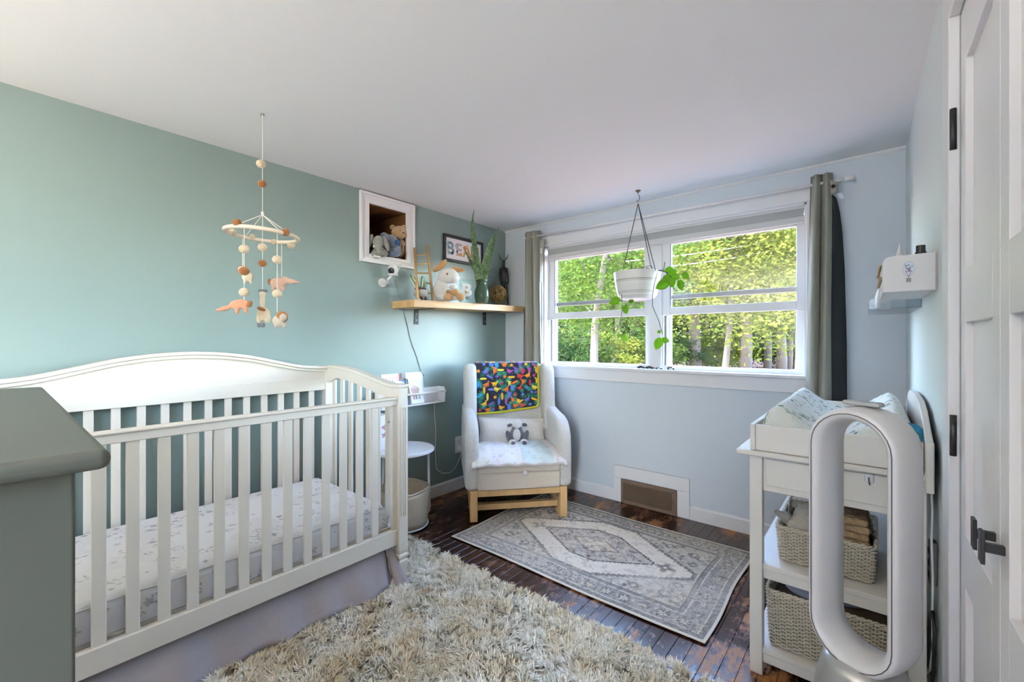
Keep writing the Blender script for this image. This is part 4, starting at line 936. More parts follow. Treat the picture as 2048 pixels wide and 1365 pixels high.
# felt cactus in a pot with legs
cp_ = UP(841, 601, z=zs(1.88)); CF = frame_at((cp_.x, cp_.y, zs(cp_.y)+.001)); S2 = (cp_-CAM).dot(fwd)/864
cc_ = thing('felt_cactus', 'stuffed cactus in a grey felt pot with little legs on the shelf', 'plush toy', tuple(CF.translation))
FELT = mat('grey_felt', 'aaa39a', 1, bump=(200, .7, .004)); CG = mat('cactus_green_felt', '5f7f5c', 1, bump=(200, .5)); CWt = mat('cactus_pale_felt', 'd3d6c6', 1, bump=(200, .5)); SOIL = mat('dark_felt', '5a4136', 1, bump=(90, .8))
def cbl(n, es, m, vox=.004, par=None): return blob(n, [((e[0]*S2, e[2]*S2, e[1]*S2), (e[3]*S2, e[5]*S2, e[4]*S2)) + ((e[6],) if len(e) > 6 else ()) for e in es], m, par or cc_, M=CF, vox=vox)
cbl('pot', [(0, 13, 0, 14.5, 9.5, 13), (0, 17, 0, 14, 6, 12)], FELT); cbl('soil', [(0, 23, 0, 12.5, 3, 10)], SOIL)
for x in (4, 12): cbl('leg', [(x, 3, -10, 2.4, 4, 3), (x+1.5, 1.6, -13, 3.5, 1.8, 4)], SOIL, .002)
for x, z, rx, rz, a in ((-12, 37, 5, 17, -.5), (3, 35, 5, 14, .10), (10, 29, 3, 9, .3)):
    k = cbl('arm', [(x, z, 0, rx, rz, rx, (0, a, 0))], CG)
    for o_ in (-.55, .35): cbl('stripe', [(x+o_*rx*1.2*math.cos(a), z-o_*rx*math.sin(a), -rx*.72, rx*.28, rz*.85, rx*.3, (0, a, 0))], CWt, .002, k)
# glass plaque with letter B
pqp = UP(932, 604, z=zs(2.33)); PF = frame_at((pqp.x, pqp.y, zs(pqp.y)+.001)); S3 = (pqp-CAM).dot(fwd)/864
pq_ = thing('letter_plaque', 'clear plaque with a big white letter B behind the plush kid', 'plaque', tuple(PF.translation))
LEAN = PF @ Matrix.Rotation(math.radians(-9), 4, 'X')
PGL = glassy('plaque_acrylic', (.86, .93, .90), 1.3)
MB().box(-14*S3, 14*S3, -.002, .002, 0, 46*S3, LEAN).build('acrylic', PGL, pq_)
WPR = mat('white_print', 'f2f2f0', .5)
text_mesh('letter', 'B', .135, .0006, WPR, pq_, LEAN @ Matrix.Translation((1*S3, -.0035, 23*S3)) @ Matrix.Rotation(PI/2, 4, 'X'), .004)
for x, z in ((-7.5, 36), (-7.5, 10)): MB().box((x-4)*S3, (x+4)*S3, -.0042, -.003, (z-.7)*S3, (z+.7)*S3, LEAN).build('serif', WPR, pq_)
for x, z, c, r in ((-2, 20, 'c58a50', 4), (8, 9, 'b9c6dc', 5), (11, 34, 'e8e4da', 1.2), (-11, 38, 'e8e4da', 1), (12, 18, 'e8e4da', 1), (2, 9, 'a9bcd8', 4)):
    MB().ell(tuple(LEAN @ Vector((x*S3, -.004, z*S3))), (r*S3, .0012, r*S3), None, 14, 8).build('motif', mat('motif_'+c, c, .6), pq_, smooth=True)
# vase with snake plant
VGL = bpy.data.materials.new('green_vase_glass'); VGL.use_nodes = True; b = VGL.node_tree.nodes['Principled BSDF']
b.inputs['Base Color'].default_value = (*hx('7f9d7c'), 1); b.inputs['Roughness'].default_value = .06; b.inputs['Transmission Weight'].default_value = .75; b.inputs['IOR'].default_value = 1.3
vp = UP(963.5, 606, z=zs(2.52)); S4 = (vp-CAM).dot(fwd)/864; VZ = zs(vp.y)+.002
va = thing('green_vase', 'green glass vase holding the snake plant on the shelf', 'vase', (vp.x, vp.y, VZ))
MB().lathe([(r*S4, z*S4) for r, z in ((.1, .5), (11, .5), (12.5, 3), (14.5, 12), (14.8, 20), (12.5, 29), (9.6, 35), (9.0, 40), (10, 43.5), (12, 45.5), (11.4, 45.7), (9.2, 43), (8.2, 39), (8.8, 34.5), (11.7, 28.5), (13.9, 20), (13.6, 12), (11.5, 3.5), (.1, 2.5))], 36).build('body', VGL, va, smooth=True, w=False)
SNK = mat('snake_leaf_green', '6f8a55', .45, var=(34, .6), col2='23432a', stretch=(1, 1, 2.2)); 
sn = thing('snake_plant', 'tall snake plant with upright pointed leaves in the green vase', 'plant', (vp.x, vp.y, VZ+.01))
def blade(pts, wd, tw=0):
    P = [Vector(p) for p in pts]; n = 22; v = []
    def at(t):
        t *= len(P)-1; i = min(int(t), len(P)-2); f = t-i
        p0 = P[max(i-1, 0)]; p1 = P[i]; p2 = P[i+1]; p3 = P[min(i+2, len(P)-1)]
        return .5*((2*p1)+(p2-p0)*f+(2*p0-5*p1+4*p2-p3)*f*f+(3*p1-p0-3*p2+p3)*f**3)
    for i in range(n):
        t = i/(n-1); p = at(t); w_ = wd*(.45+.75*math.sin(PI*min(1, t*1.05+.12))**.8)*(1 if t < .72 else max(0.02, (1-t)/.28)**.7)
        s = (rgt*math.cos(tw)+fwd*math.sin(tw)); d_ = (fwd*math.cos(tw)-rgt*math.sin(tw))
        v += [tuple(p-s*w_), tuple(p-d_*(-w_*.45)), tuple(p+s*w_)]
    f = [(i*3+k, i*3+k+1, i*3+4+k, i*3+3+k) for i in range(n-1) for k in range(2)]
    MB().add(v, f).build('leaf', SNK, sn, smooth=True, sol=.003)
base = Vector((vp.x, vp.y, VZ+.02))
def lp_(px, py, fr): 
    return UP(px, py, d=(vp-CAM).dot(fwd)-fr)
blade([base+rgt*.01, lp_(958, 545, .0), lp_(949, 490, .05), lp_(945, 450, .12), lp_(948, 419, .2)], .017, .2)
blade([base+rgt*.012, lp_(968, 548, 0), lp_(976, 512, .0), lp_(986, 480, .02), lp_(997, 455, .06)], .026, .25)
blade([base, lp_(956, 550, 0), lp_(944, 528, .02), lp_(929, 498, .06)], .020, .4)
blade([base-rgt*.008, lp_(956, 552, .01), lp_(950, 530, .03), lp_(943, 503, .05)], .020, .1)
blade([base+fwd*.01, lp_(962, 548, .0), lp_(958, 530, .02), lp_(955, 512, .03)], .016, -.2)
blade([base+rgt*.015, lp_(972, 556, 0), lp_(977, 545, .02), lp_(984, 530, .05)], .006, 0); blade([base+rgt*.015, lp_(972, 553, 0), lp_(980, 546, .02), lp_(990, 551, .05)], .005, 0)
# decorative glass globe with bronze petals
gp = UP(996.5, 589, x=.10); S5 = (gp-CAM).dot(fwd)/864; gl = thing('decorative_globe', 'round globe of coiled gold wire and bronze shells on the shelf end', 'ornament', tuple(gp))
GOLD = mat('antique_gold', 'b79a63', .3, metal=.7); GOLD2 = mat('bronze_shell', '8f6a3c', .35, metal=.5, var=(40, .5)); RG = 18.5*S5
r_ = random.Random(12)
for q in range(16):
    e = Euler((r_.uniform(0, 3), r_.uniform(0, 3), r_.uniform(0, 3))).to_matrix(); rr = RG*r_.uniform(.90, .99)
    MB().tube([tuple(gp+e @ Vector((rr*math.cos(a), rr*math.sin(a), 0))) for a in np.linspace(0, 2*PI, 28)[:-1]], .0016, 5, closed=True).build('wire_ring', GOLD, gl)
for q in range(7):
    a = q*.9; c = gp+rgt*(RG*.5*math.cos(a))+Vector((0, 0, RG*.45*math.sin(a)))-fwd*RG*.35
    MB().lathe([(.001, 0), (RG*.22, .004), (RG*.32, .014), (RG*.30, .018), (.2*RG, .010), (.001, .006)], 14, (0, 0, 0), Matrix.Translation(c) @ Vector((-fwd.x, -fwd.y, .2*math.sin(a))).to_track_quat('Z', 'Y').to_matrix().to_4x4()).build('shell', GOLD2, gl, smooth=True)
MB().ell(tuple(gp), (RG*.72,)*3, None, 20, 14).build('core', mat('globe_core', '6b5a3c', .6, var=(30, .6)), gl, smooth=True)
# antlered dark figure
fp = UP(1008, 607, x=.06); S6 = (fp-CAM).dot(fwd)/864; FZ = zs(fp.y)+.002; FF = frame_at((fp.x, fp.y, FZ)); FIG = mat('dark_carved_wood', '3b3d3f', .6, var=(40, .4))
fg = thing('antlered_figurine', 'tall dark carved figure with antlers leaning in the corner', 'figurine', (fp.x, fp.y, FZ))
F_ = lambda x, z, y=0: tuple(FF @ Vector((x*S6, y*S6, z*S6)))
o = MB(); o.tube([F_(8, 0), F_(7, 15), F_(5, 34), F_(2, 50)], [1.2*S6, 2.2*S6, 2.8*S6, 3.5*S6], 8); o.tube([F_(-1, 20), F_(-2, 36), F_(-1, 50)], [1.5*S6, 2.2*S6, 3.2*S6], 8)
o.tube([F_(0, 44), F_(0, 56), F_(-.5, 68), F_(-1, 78), F_(-1, 81)], [4.2*S6, 4.6*S6, 5.6*S6, 6*S6, 2.5*S6], 10); o.build('body', FIG, fg, smooth=True)
for s in (-1, 1): MB().tube([F_(s*6-1, 78), F_(s*8-1, 66), F_(s*8, 54), F_(s*6+1, 45)], [2*S6, 1.9*S6, 1.7*S6, 1.2*S6], 8).build('arm', FIG, fg, smooth=True)
MB().tube([F_(-1, 80), F_(-1, 86), F_(-1, 91), F_(-.5, 94)], [2*S6, 2.9*S6, 3*S6, 1.2*S6], 9).build('head', FIG, fg, smooth=True)
for s in (-1, 1): MB().tube([F_(s*2-1, 92), F_(s*5-1, 96), F_(s*8-1, 101), F_(s*8.5-1, 106)], [1*S6, 1*S6, .9*S6, .4*S6], 6).build('antler', FIG, fg, smooth=True); MB().tube([F_(s*5-1, 96), F_(s*9-1, 97)], [.8*S6, .3*S6], 6).build('tine', FIG, fg)
# framed print
fr = thing('framed_print', 'black framed print of animal letters on the teal wall', 'picture', (0, 2.405, 1.89))
FRM = mat('black_frame', '1d1d1f', .4)
for q in mitre(None, None, 2.193, 2.622, 1.785, 1.992, 2.213, 2.602, 1.806, 1.970, 0, 0): MB().prism(q, 'x', .002, .022).build('frame', FRM, fr, bevel=.001, bs=1)
box('mount', mat('print_paper', 'efedf0', .6), fr, .002, .010, 2.205, 2.610, 1.795, 1.982, 0)
LETC = (('B', ('9dbfc9', '2f3a44', 'c6d3a6')), ('E', ('a9bccb', 'd9975a', '6b5a4c')), ('A', ('cf6f48', 'c9b95a', '88a78a')), ('N', ('86a37c', 'c07a5c', 'a9bcd0')))
for i, (L_, cs) in enumerate(LETC):
    yc_ = 2.266+i*.088
    lt = text_mesh('letter', L_, .135, .0003, mat('letter_'+cs[0], cs[0], .7, var=(28, .9), col2=cs[1]), fr, Matrix.Translation((.0108, yc_, 1.886)) @ Matrix(((0, 0, 1, 0), (1, 0, 0, 0), (0, 1, 0, 0), (0, 0, 0, 1))), .003)
    for q in range(3):
        MB().ell((.0116, yc_+(-.028, .018, -.02)[q], 1.886+(.03, -.03, -.012)[q]), (.0006, .015-.003*q, .017-.003*q), None, 12, 8).build('animal_motif', mat('motif_%s' % cs[q], cs[q], .7), fr, smooth=True)
# security camera
sv = thing('security_camera', 'white round security camera on a wall mount above the shelf', 'camera', (.03, 1.67, 1.56))
Mx = Matrix.Rotation(PI/2, 4, 'Y'); cb0 = UP(764, 566, x=.0); hd = UP(786, 540, x=.085)
MB().lathe([(.030, 0), (.030, .008), (.026, .012), (.001, .013)], 24, (0, 0, 0), Matrix.Translation(cb0) @ Mx).build('base', WPL, sv, smooth=False)
MB().tube([tuple(cb0+Vector((.01, 0, 0))), tuple(cb0+Vector((.045, .02, -.002))), tuple(UP(776, 560, x=.075)), tuple(UP(783, 551, x=.085))], .009, 8).build('arm', WPL, sv, smooth=True)
MB().ell(tuple(hd), (.034, .034, .038), None, 24, 16).build('head', WPL, sv, smooth=True); dirn = (CAM-hd).normalized()+Vector((-.2, -.35, -.25)); dirn.normalize()
MB().lathe([(.021, 0), (.021, .004), (.016, .006), (.001, .0075)], 20, (0, 0, 0), Matrix.Translation(hd+dirn*.0295) @ dirn.to_track_quat('Z', 'Y').to_matrix().to_4x4()).build('lens', BLACK, sv, smooth=True)
MB().lathe([(.033, -.04), (.034, -.034), (.030, -.028), (.001, -.028)], 24, tuple(hd)).build('foot', WPL, sv, smooth=True)
an0 = UP(793, 548, x=.09); an1 = UP(802, 529, x=.09); MB().tube([tuple(an0), tuple(an1)], [.005, .004], 8).build('antenna', WPL, sv, smooth=True)
tag(MB().tube([tuple(UP(*p, x=.004)) for p in ((790, 560), (793, 572), (798, 590), (803, 604), (808, 622), (815, 650), (820, 675), (826, 693), (834, 715), (842, 742), (848, 752))], .0026, 6).build('camera_cable', mat('grey_cable', '8f9496', .5), None, smooth=True), 'thin grey cable running down the teal wall from the security camera', 'cable')
# plush toys in the niche
EG = mat('elephant_plush', '8e8b82', 1, bump=(200, .9, .006), sheen=.4); BGp = mat('blue_grey_plush', '7d8598', 1, bump=(120, 1.0, .01), sheen=.5); BT = mat('bear_tan_plush', 'bd9a6a', 1, bump=(120, 1.0, .01), sheen=.5); PINKP = mat('navy_patch', '3d5f86', 1)
def plush(name, lab, px, py, x, parts):
    p = UP(px, py, x=x); s = (p-CAM).dot(fwd)/864; Fm = frame_at((p.x, p.y, p.z)); t = thing(name, lab, 'plush toy', tuple(p), 0, 'plush toys in the wall niche')
    for n, m, es, vx in parts: blob(n, [((e[0]*s, e[2]*s, e[1]*s), (e[3]*s, e[5]*s, e[4]*s)) + ((e[6],) if len(e) > 6 else ()) for e in es], m, t, M=Fm, vox=vx)
    return t
plush('plush_elephant', 'grey plush elephant with curled trunk at the front of the niche', 757, 514, .045, [
    ('body', EG, [(-6, 6, 4, 12, 9, 9), (8, 8, 4, 10, 8, 9), (0, 12, 4, 12, 10, 9)], .005),
    ('head', EG, [(0, 28, -2, 11, 14, 10), (4, 15, -7, 6, 10, 6, (0, -.25, 0)), (9, 5, -9, 6, 5, 5)], .005),
    ('ear', EG, [(-17, 32, 1, 5.5, 15, 4, (0, .25, 0))], .004), ('ear', EG, [(15, 27, 1, 5, 17, 4, (0, -.35, 0))], .004),
    ('foot', FURW, [(-6, 0, -3, 5, 3, 5), (2, -1, -4, 4, 2.5, 4)], .004), ('tusk', FURW, [(-6, 19, -9, 3, 3, 3)], .003)])
plush('plush_donkey', 'blue grey fluffy plush animal lying between elephant and bear in the niche', 781, 512, -.005, [
    ('body', BGp, [(-2, 26, 5, 17, 18, 13), (8, 20, 4, 12, 16, 11), (-14, 38, 4, 9, 10, 9)], .006),
    ('paw', BGp, [(8, 5, -6, 16, 9, 8), (16, 5, -8, 9, 7, 7)], .005), ('ribbon', mat('dark_red_ribbon', '6b3236', .8), [(-8, 14, -7, 2.5, 8, 2)], .003), ('patch', PINKP, [(16, 25, -7, 6, 6, 3, (0, .7, 0))], .004)])
plush('plush_bear', 'tan curly plush bear at the right side of the niche', 795, 513, -.035, [
    ('head', BT, [(3, 47, 0, 15, 14, 12), (11, 42, -6, 8, 8, 7)], .005), ('ear', BT, [(-10, 58, 0, 6, 5.5, 3)], .004), ('ear', BT, [(12, 59, 2, 5.5, 5, 3)], .004),
    ('body', BT, [(2, 16, 6, 12, 20, 9), (9, 24, -4, 7, 9, 7)], .005), ('nose', mat('plush_nose', '5a4030', .6), [(15, 44, -12, 2.2, 1.8, 1.6)], .0025), ('eye', BLACK, [(8, 48, -10.5, 1.4, 1.6, 1.2)], .002)])
# ------------------------------------------------------------------ mobile
MO = Vector((.51, .738, 0)); mo = thing('baby_mobile', 'felt animal baby mobile with wooden ring hanging over the crib', 'mobile', (MO.x, MO.y, H)); MS = 1.855/864
vdir = Vector((MO.x-CAM.x, MO.y-CAM.y, 0)).normalized()
def rdp(px, sg):
    a = (px-525)*MS; c = rgt.dot(vdir); q = (a*c)**2-a*a+.137**2
    return -a*c+sg*math.sqrt(max(0, q))
G = lambda px, py, dp=0: Vector((MO.x, MO.y, 1.17-(py-682.5)*MS))+rgt*((px-525)*MS)+vdir*dp
CRM = mat('cream_felt', 'd3bf9f', 1, bump=(180, .9, .004), sheen=.3); RUS = mat('rust_felt', '96602f', 1, bump=(180, .9, .004), sheen=.3); PKF = mat('peach_felt', 'c6a089', 1, bump=(180, .6, .004), sheen=.3); GRF = mat('taupe_felt', 'b6a893', 1, bump=(180, .6, .004), sheen=.3); STR = mat('string_white', 'ece5d8', .9); RINGM = mat('pale_ring_wood', 'e6d2bb', .6)
MB().tube([tuple(G(525, 228)), tuple(G(525, 430))], .0014, 6).build('string', STR, mo); MB().tube([tuple(G(523+2*math.cos(a), 231, 0)+Vector((0, 0, .006*math.sin(a)))) for a in np.linspace(0, 5, 9)], .0014, 5).build('hook', STEEL, mo, smooth=True); MB().lathe([(.008, -.004), (.008, 0)], 12, (MO.x, MO.y, H)).build('hook_plate', STEEL, mo)
def fball(px, py, r, m, dp=0): MB().ell(tuple(G(px, py, dp)), (r*MS, r*MS, r*MS*.9), None, 16, 10).build('felt_ball', m, mo, smooth=True)
fball(522, 328, 9, CRM); fball(524, 368, 8, RUS)
rc = G(525, 470); RR = .137; tl_ = Matrix.Rotation(math.radians(3), 4, fwd)
ringp = [rc + tl_.to_3x3() @ (rgt*(RR*math.cos(a))+fwd*(RR*math.sin(a))) for a in np.linspace(0, 2*PI, 49)[:-1]]
MB().tube([tuple(p) for p in ringp], .0085, 10, closed=True).build('ring', RINGM, mo, smooth=True)
for k in (4, 20, 28, 44): MB().tube([tuple(G(525, 430)), tuple(ringp[k])], .0018, 5).build('string', STR, mo)
MB().ell(tuple(G(525, 427)), (.006, .006, .009), None, 10, 8).build('knot', STR, mo, smooth=True)
for px, py, r, m, sg in ((464, 464, 8, CRM, 1), (478, 463, 8, RUS, -1), (569, 471, 8, RUS, -1), (586, 478, 8, CRM, 1), (503, 464, 7, CRM, 1), (550, 470, 7, CRM, 1)): fball(px, py, r, m, rdp(px, sg))
ST = {491: rdp(491, -1), 553: rdp(553, -1), 484: rdp(484, 1), 566: rdp(566, 1)}
for px, y0, y1, dp in ((525, 430, 585, 0), (491, 466, 610, ST[491]), (553, 471, 628, ST[553]), (484, 466, 530, ST[484]), (566, 474, 548, ST[566])): MB().tube([tuple(G(px, y0, dp)), tuple(G(px, y1, dp))], .0013, 5).build('string', STR, mo)
for px, py, r, m, dp in ((525, 495, 9, CRM, 0), (525, 527, 8, RUS, 0), (491, 512, 9, CRM, ST[491]), (491, 553, 9, RUS, ST[491]), (491, 592, 9, CRM, ST[491]), (553, 527, 9, CRM, ST[553]), (553, 592, 9, CRM, ST[553])): fball(px, py, r, m, dp)
def fig(name, cx, cy, dp, parts):
    first = None
    for n, m, es in parts:
        o = blob(n if first else name, [(tuple(G(cx+e[0], cy-e[1], dp+e[2]*MS)-Vector((0, 0, 0))), (e[3]*MS, e[5]*MS, e[4]*MS), (0, e[6] if len(e) > 6 else 0, math.radians(39.8))) for e in es], m, mo if first is None else None, vox=.0035, it=4)
        if first is None: first = o
        else:
            o.parent = first
fig('felt_lion', 484, 535, ST[484], [('mane', RUS, [(0, 0, 3, 12, 10, 5)]), ('face', CRM, [(-2, 0, -3, 8, 7, 5)]), ('body', CRM, [(10, -14, 6, 12, 10, 7), (4, -24, 4, 3, 6, 3), (17, -24, 4, 3, 6, 3)])])
fig('felt_rhino', 560, 557, ST[566], [('body', PKF, [(0, 0, 0, 19, 11, 8), (24, 3, 0, 14, 6, 5, .15), (38, 1, 0, 8, 3, 3), (14, 8, 0, 6, 6, 5), (-12, -11, 0, 4, 8, 4), (10, -11, 0, 4, 8, 4), (2, -11, 3, 4, 8, 4)]), ('saddle', RUS, [(-20, 2, 0, 4, 7, 5)])])
fig('felt_fox', 482, 618, ST[491], [('body', mat('apricot_felt', 'c98f6c', 1, bump=(180, .6, .004), sheen=.3), [(0, 4, 0, 19, 9, 7, -.12), (-26, -4, 0, 12, 5, 5, -.25), (-38, -7, 0, 7, 3, 3), (-4, -8, 0, 4, 8, 4), (12, -6, 0, 4, 8, 4)]), ('collar', RUS, [(20, 4, 0, 3.5, 7, 5, .3)])])
fig('felt_llama', 527, 622, .0, [('body', CRM, [(0, -6, 0, 13, 14, 8), (-2, 20, 0, 5, 18, 5), (-2, 34, -2, 6, 6, 6), (8, -14, 0, 6, 12, 6), (-8, -14, 0, 6, 12, 6)]), ('hat', mat('slate_felt', '6c6a6c', 1), [(-1, 40, 0, 10, 3, 7)]), ('hoof', mat('slate_felt', '6c6a6c', 1), [(-9, -28, 0, 4, 6, 4), (-1, -29, 2, 4, 5, 4)]), ('blanket', RUS, [(-4, 3, -5, 10, 4, 6, .4)])])
fig('felt_lion_cub', 559, 640, ST[553], [('body', GRF, [(-2, -4, 0, 13, 12, 8), (-8, -14, 0, 3.5, 5, 4), (8, -13, 0, 3.5, 5, 4)]), ('mane', RUS, [(3, 3, -2, 12, 12, 6)]), ('face', GRF, [(5, 2, -7, 7, 8, 5)])])
# ------------------------------------------------------------------ curtain rod and curtains
RY = D-.085; RZ = 2.030
rod = thing('curtain_rod', 'slim white curtain rod above the window', 'curtain rod', (1.36, RY, RZ))
MB().tube([(.285, RY, RZ), (2.40, RY, RZ-.014)], .0085, 12).build('rod', WPL, rod, smooth=True)
for x, z in ((.275, RZ), (2.43, RZ-.014)): MB().tube([(x-.02 if x > 1 else x, RY, z), (x+.02, RY, z)], .0115, 12).build('end_cap', WPL, rod, smooth=True)
for x, z in ((.33, RZ), (2.37, RZ-.013)): MB().box(x-.008, x+.008, RY, D-.018, z-.006, z+.006).build('bracket', WPL, rod)
CURT = mat('taupe_curtain_fabric', '99978a', .95, bump=(300, .35, .002), var=(3, .06)); LIN = mat('dark_blackout_lining', '20262a', .95, bump=(200, .2))
TAGM = mat('white_care_tag', 'e8eaf0', .7); GROM = mat('grommet_metal', '5a5a5c', .35, metal=.8)
def curtain(name, lab, x0t, x1t, x0b, x1b, nf, ztop, zbot, ph=0):
    c = thing(name, lab, 'curtain', ((x0t+x1t)/2, RY, 0))
    def fn(u, v):
        z = ztop-(ztop-zbot)*v; k = min(1, v*1.0)
        a = x0t+(x1t-x0t)*u; b_ = x0b+(x1b-x0b)*u; x = a+(b_-a)*min(1, v*1.6)**.8
        amp = .026*(1-.15*v); s = math.sin(u*nf*2*PI+ph)
        y = RY+amp*(1.15*s-.15*math.sin(3*(u*nf*2*PI+ph)))+.006*math.sin(u*9+v*5)
        x += .006*math.cos(u*nf*2*PI+ph)*(1+v)+.004*math.sin(v*7+u*8)*v
        return (x, y, z+.004*s*(1-v))
    MB().grid(86, 40, fn).build('face_fabric', CURT, c, smooth=True, sol=.003)
    MB().tube([tuple(Vector(fn(u, .10))-Vector((0, .0022, 0))) for u in np.linspace(0, 1, 86)], .0008, 4).build('hem_stitch', mat('stitch_line', '7d7b70', .9), c)
    return c, fn
cL, fL = curtain('curtain', 'narrow bunched taupe curtain at the left end of the window', .285, .435, .268, .462, 2.5, RZ+.045, .42)
cR, fR = curtain('curtain', 'taupe curtain with dark lining showing at the right end of the window', 2.258, 2.352, 2.236, 2.345, 2.0, RZ+.035, .42, .6)
ed = [(0, 2.372), (.04, 2.385), (.12, 2.398), (.25, 2.408), (.5, 2.416), (1, 2.420)]
MB().grid(10, 40, lambda u, v: ((2.348+(np.interp(v, [e[0] for e in ed], [e[1] for e in ed])-2.348)*u), RY+.012+.02*u-.012*math.sin(u*PI), 1.955-.02*u-1.53*v)).build('lining', LIN, cR, smooth=True, sol=.003)
MB().grid(5, 6, lambda u, v: (2.350+.030*u, RY-.012+.01*u, 2.02-.075*v)).build('turned_edge', CURT, cR, smooth=True, sol=.003); MB().lathe([(.012, -.002), (.012, .002), (.007, .002), (.007, -.002), (.012, -.002)], 16, (0, 0, 0), Matrix.Translation((2.362, RY-.016, 1.985)) @ Matrix.Rotation(PI/2, 4, 'X')).build('grommet', GROM, cR)
MB().grid(3, 3, lambda u, v: (2.378+.02*u+.012*v, RY-.008, 1.945-.03*v)).build('care_tag', TAGM, cR, sol=.001)
MB().grid(8, 30, lambda u, v: (.440+.035*u*(1-v)**2, RY+.03*u, 2.0-.35*v)).build('turned_edge', CURT, cL, smooth=True, sol=.003); MB().grid(4, 20, lambda u, v: (.262+.016*u-.012*v, RY+.02, 1.45-1.0*v)).build('lining', LIN, cL, smooth=True, sol=.003)
MB().grid(3, 3, lambda u, v: (.449+.018*u, RY-.004, 1.925-.045*v)).build('care_tag', TAGM, cL, sol=.001)
# ------------------------------------------------------------------ hanging planter
PX, PY = 1.347, 2.675
hp = thing('hanging_planter', 'white ribbed ceramic pot hanging on cords in front of the window', 'planter', (PX, PY, 1.44))
MB().lathe([(.001, H), (.017, H), (.016, H-.004), (.008, H-.010), (.004, H-.013), (.004, H-.02)], 16, (1.354, PY, 0)).build('ceiling_hook', DARKM, hp, smooth=True)
MB().tube([(1.354+.011*math.sin(a), PY, H-.040-.028*a/5+.011*math.cos(a)) for a in np.linspace(0, 5.4, 16)], .0022, 6).build('s_hook', DARKM, hp, smooth=True)
prof = [(.001, 1.440), (.090, 1.440), (.105, 1.445), (.122, 1.462), (.138, 1.53), (.147, 1.60), (.149, 1.615), (.143, 1.617), (.138, 1.60), (.128, 1.53), (.110, 1.462), (.001, 1.455)]
def pot_paint(U, V):
    p = Paint(U, V, 'ece9e3')
    for z in (.052, .058, .064, .122, .128, .134): p.put(np.abs(V-z) < .0012, '8d8a86', .8)
    return p
dl = np.concatenate([[0], np.cumsum([math.hypot(b_[0]-a[0], b_[1]-a[1]) for a, b_ in zip(prof[:7], prof[1:7])])])
PL = [dl[1], dl[6]]
def pot_pos(U, V):
    s = PL[0]+V/.185*(PL[1]-PL[0]); r = np.interp(s, dl, [q[0] for q in prof[:7]]); z = np.interp(s, dl, [q[1] for q in prof[:7]]); a = U/.9*2*PI
    return PX+r*np.cos(a), PY+r*np.sin(a), z
sheet('pot', 73, 90, .9, .185, pot_pos, pot_paint, mat('pot_ceramic', 'ffffff', .35, attr=True), hp)
MB().lathe(prof[6:], 48, (PX, PY, 0)).build('inner', WPL, hp, smooth=True); MB().lathe([(.001, 1.4395), (.0915, 1.4395), (.0915, 1.446), (.001, 1.446)], 48, (PX, PY, 0)).build('base', WPL, hp); MB().lathe([(.001, 1.592), (.134, 1.592)], 24, (PX, PY, 0)).build('soil', mat('potting_soil', '3b2c22', 1, bump=(90, 1)), hp)
top = Vector((1.354, PY, H-.085))
for px_ in ((1245, 545, .02), (1303, 539, .06), (1311, 541, -.05)):
    e = UP(px_[0], px_[1], y=PY+px_[2]); MB().tube([tuple(top), tuple(e)], .0024, 6).build('cord', mat('black_cord', '33312f', .7), hp)
for px_ in (1263, 1327): MB().tube([tuple(UP(px_, 543, y=PY)), tuple(UP(px_+(0 if px_ < 1300 else 3), 524, y=PY))], .0022, 6).build('stake', mat('black_cord'), hp)
po = thing('trailing_pothos', 'trailing pothos vine with bright green leaves in the hanging pot', 'plant', (PX, PY, 1.60))
VINE = mat('vine_stem', '4d5636', .7)
LEAFM = mat('pothos_leaf', '9ac23e', .4, var=(25, .25)); LEAFM.node_tree.nodes['Principled BSDF'].inputs['Subsurface Weight'].default_value = .0
lm2 = leaf_mat('pothos_leaf_translucent', '9cc646', '7fb23a')
def vine(pts, r=.0022): MB().tube([tuple(p) for p in pts], r, 6).build('vine', VINE, po, smooth=True)
yv = PY-.15
vine([UP(p[0], p[1], y=PY-.02 if i == 0 else PY-.10-.03*i/6) for i, p in enumerate(((1246, 545), (1243, 560), (1243, 593), (1245, 612), (1241, 647), (1229, 668), (1216, 678)))])
vine([UP(p[0], p[1], y=PY-.08 if i == 0 else PY-.10) for i, p in enumerate(((1316, 542), (1309, 567), (1305, 590), (1305, 612), (1318, 643), (1325, 669)))])
vine([UP(p[0], p[1], y=PY-.02) for p in ((1284, 541), (1295, 536), (1305, 541), (1324, 541), (1332, 545), (1338, 551), (1344, 556))], .003); vine([UP(p[0], p[1], y=PY-.03) for p in ((1318, 542), (1330, 544), (1345, 548), (1362, 549))]); vine([UP(p[0], p[1], y=PY) for p in ((1283, 541), (1292, 533), (1303, 532), (1306, 540))])
vine([UP(p[0], p[1], y=PY-.03) for p in ((1332, 545), (1338, 558), (1330, 562))])
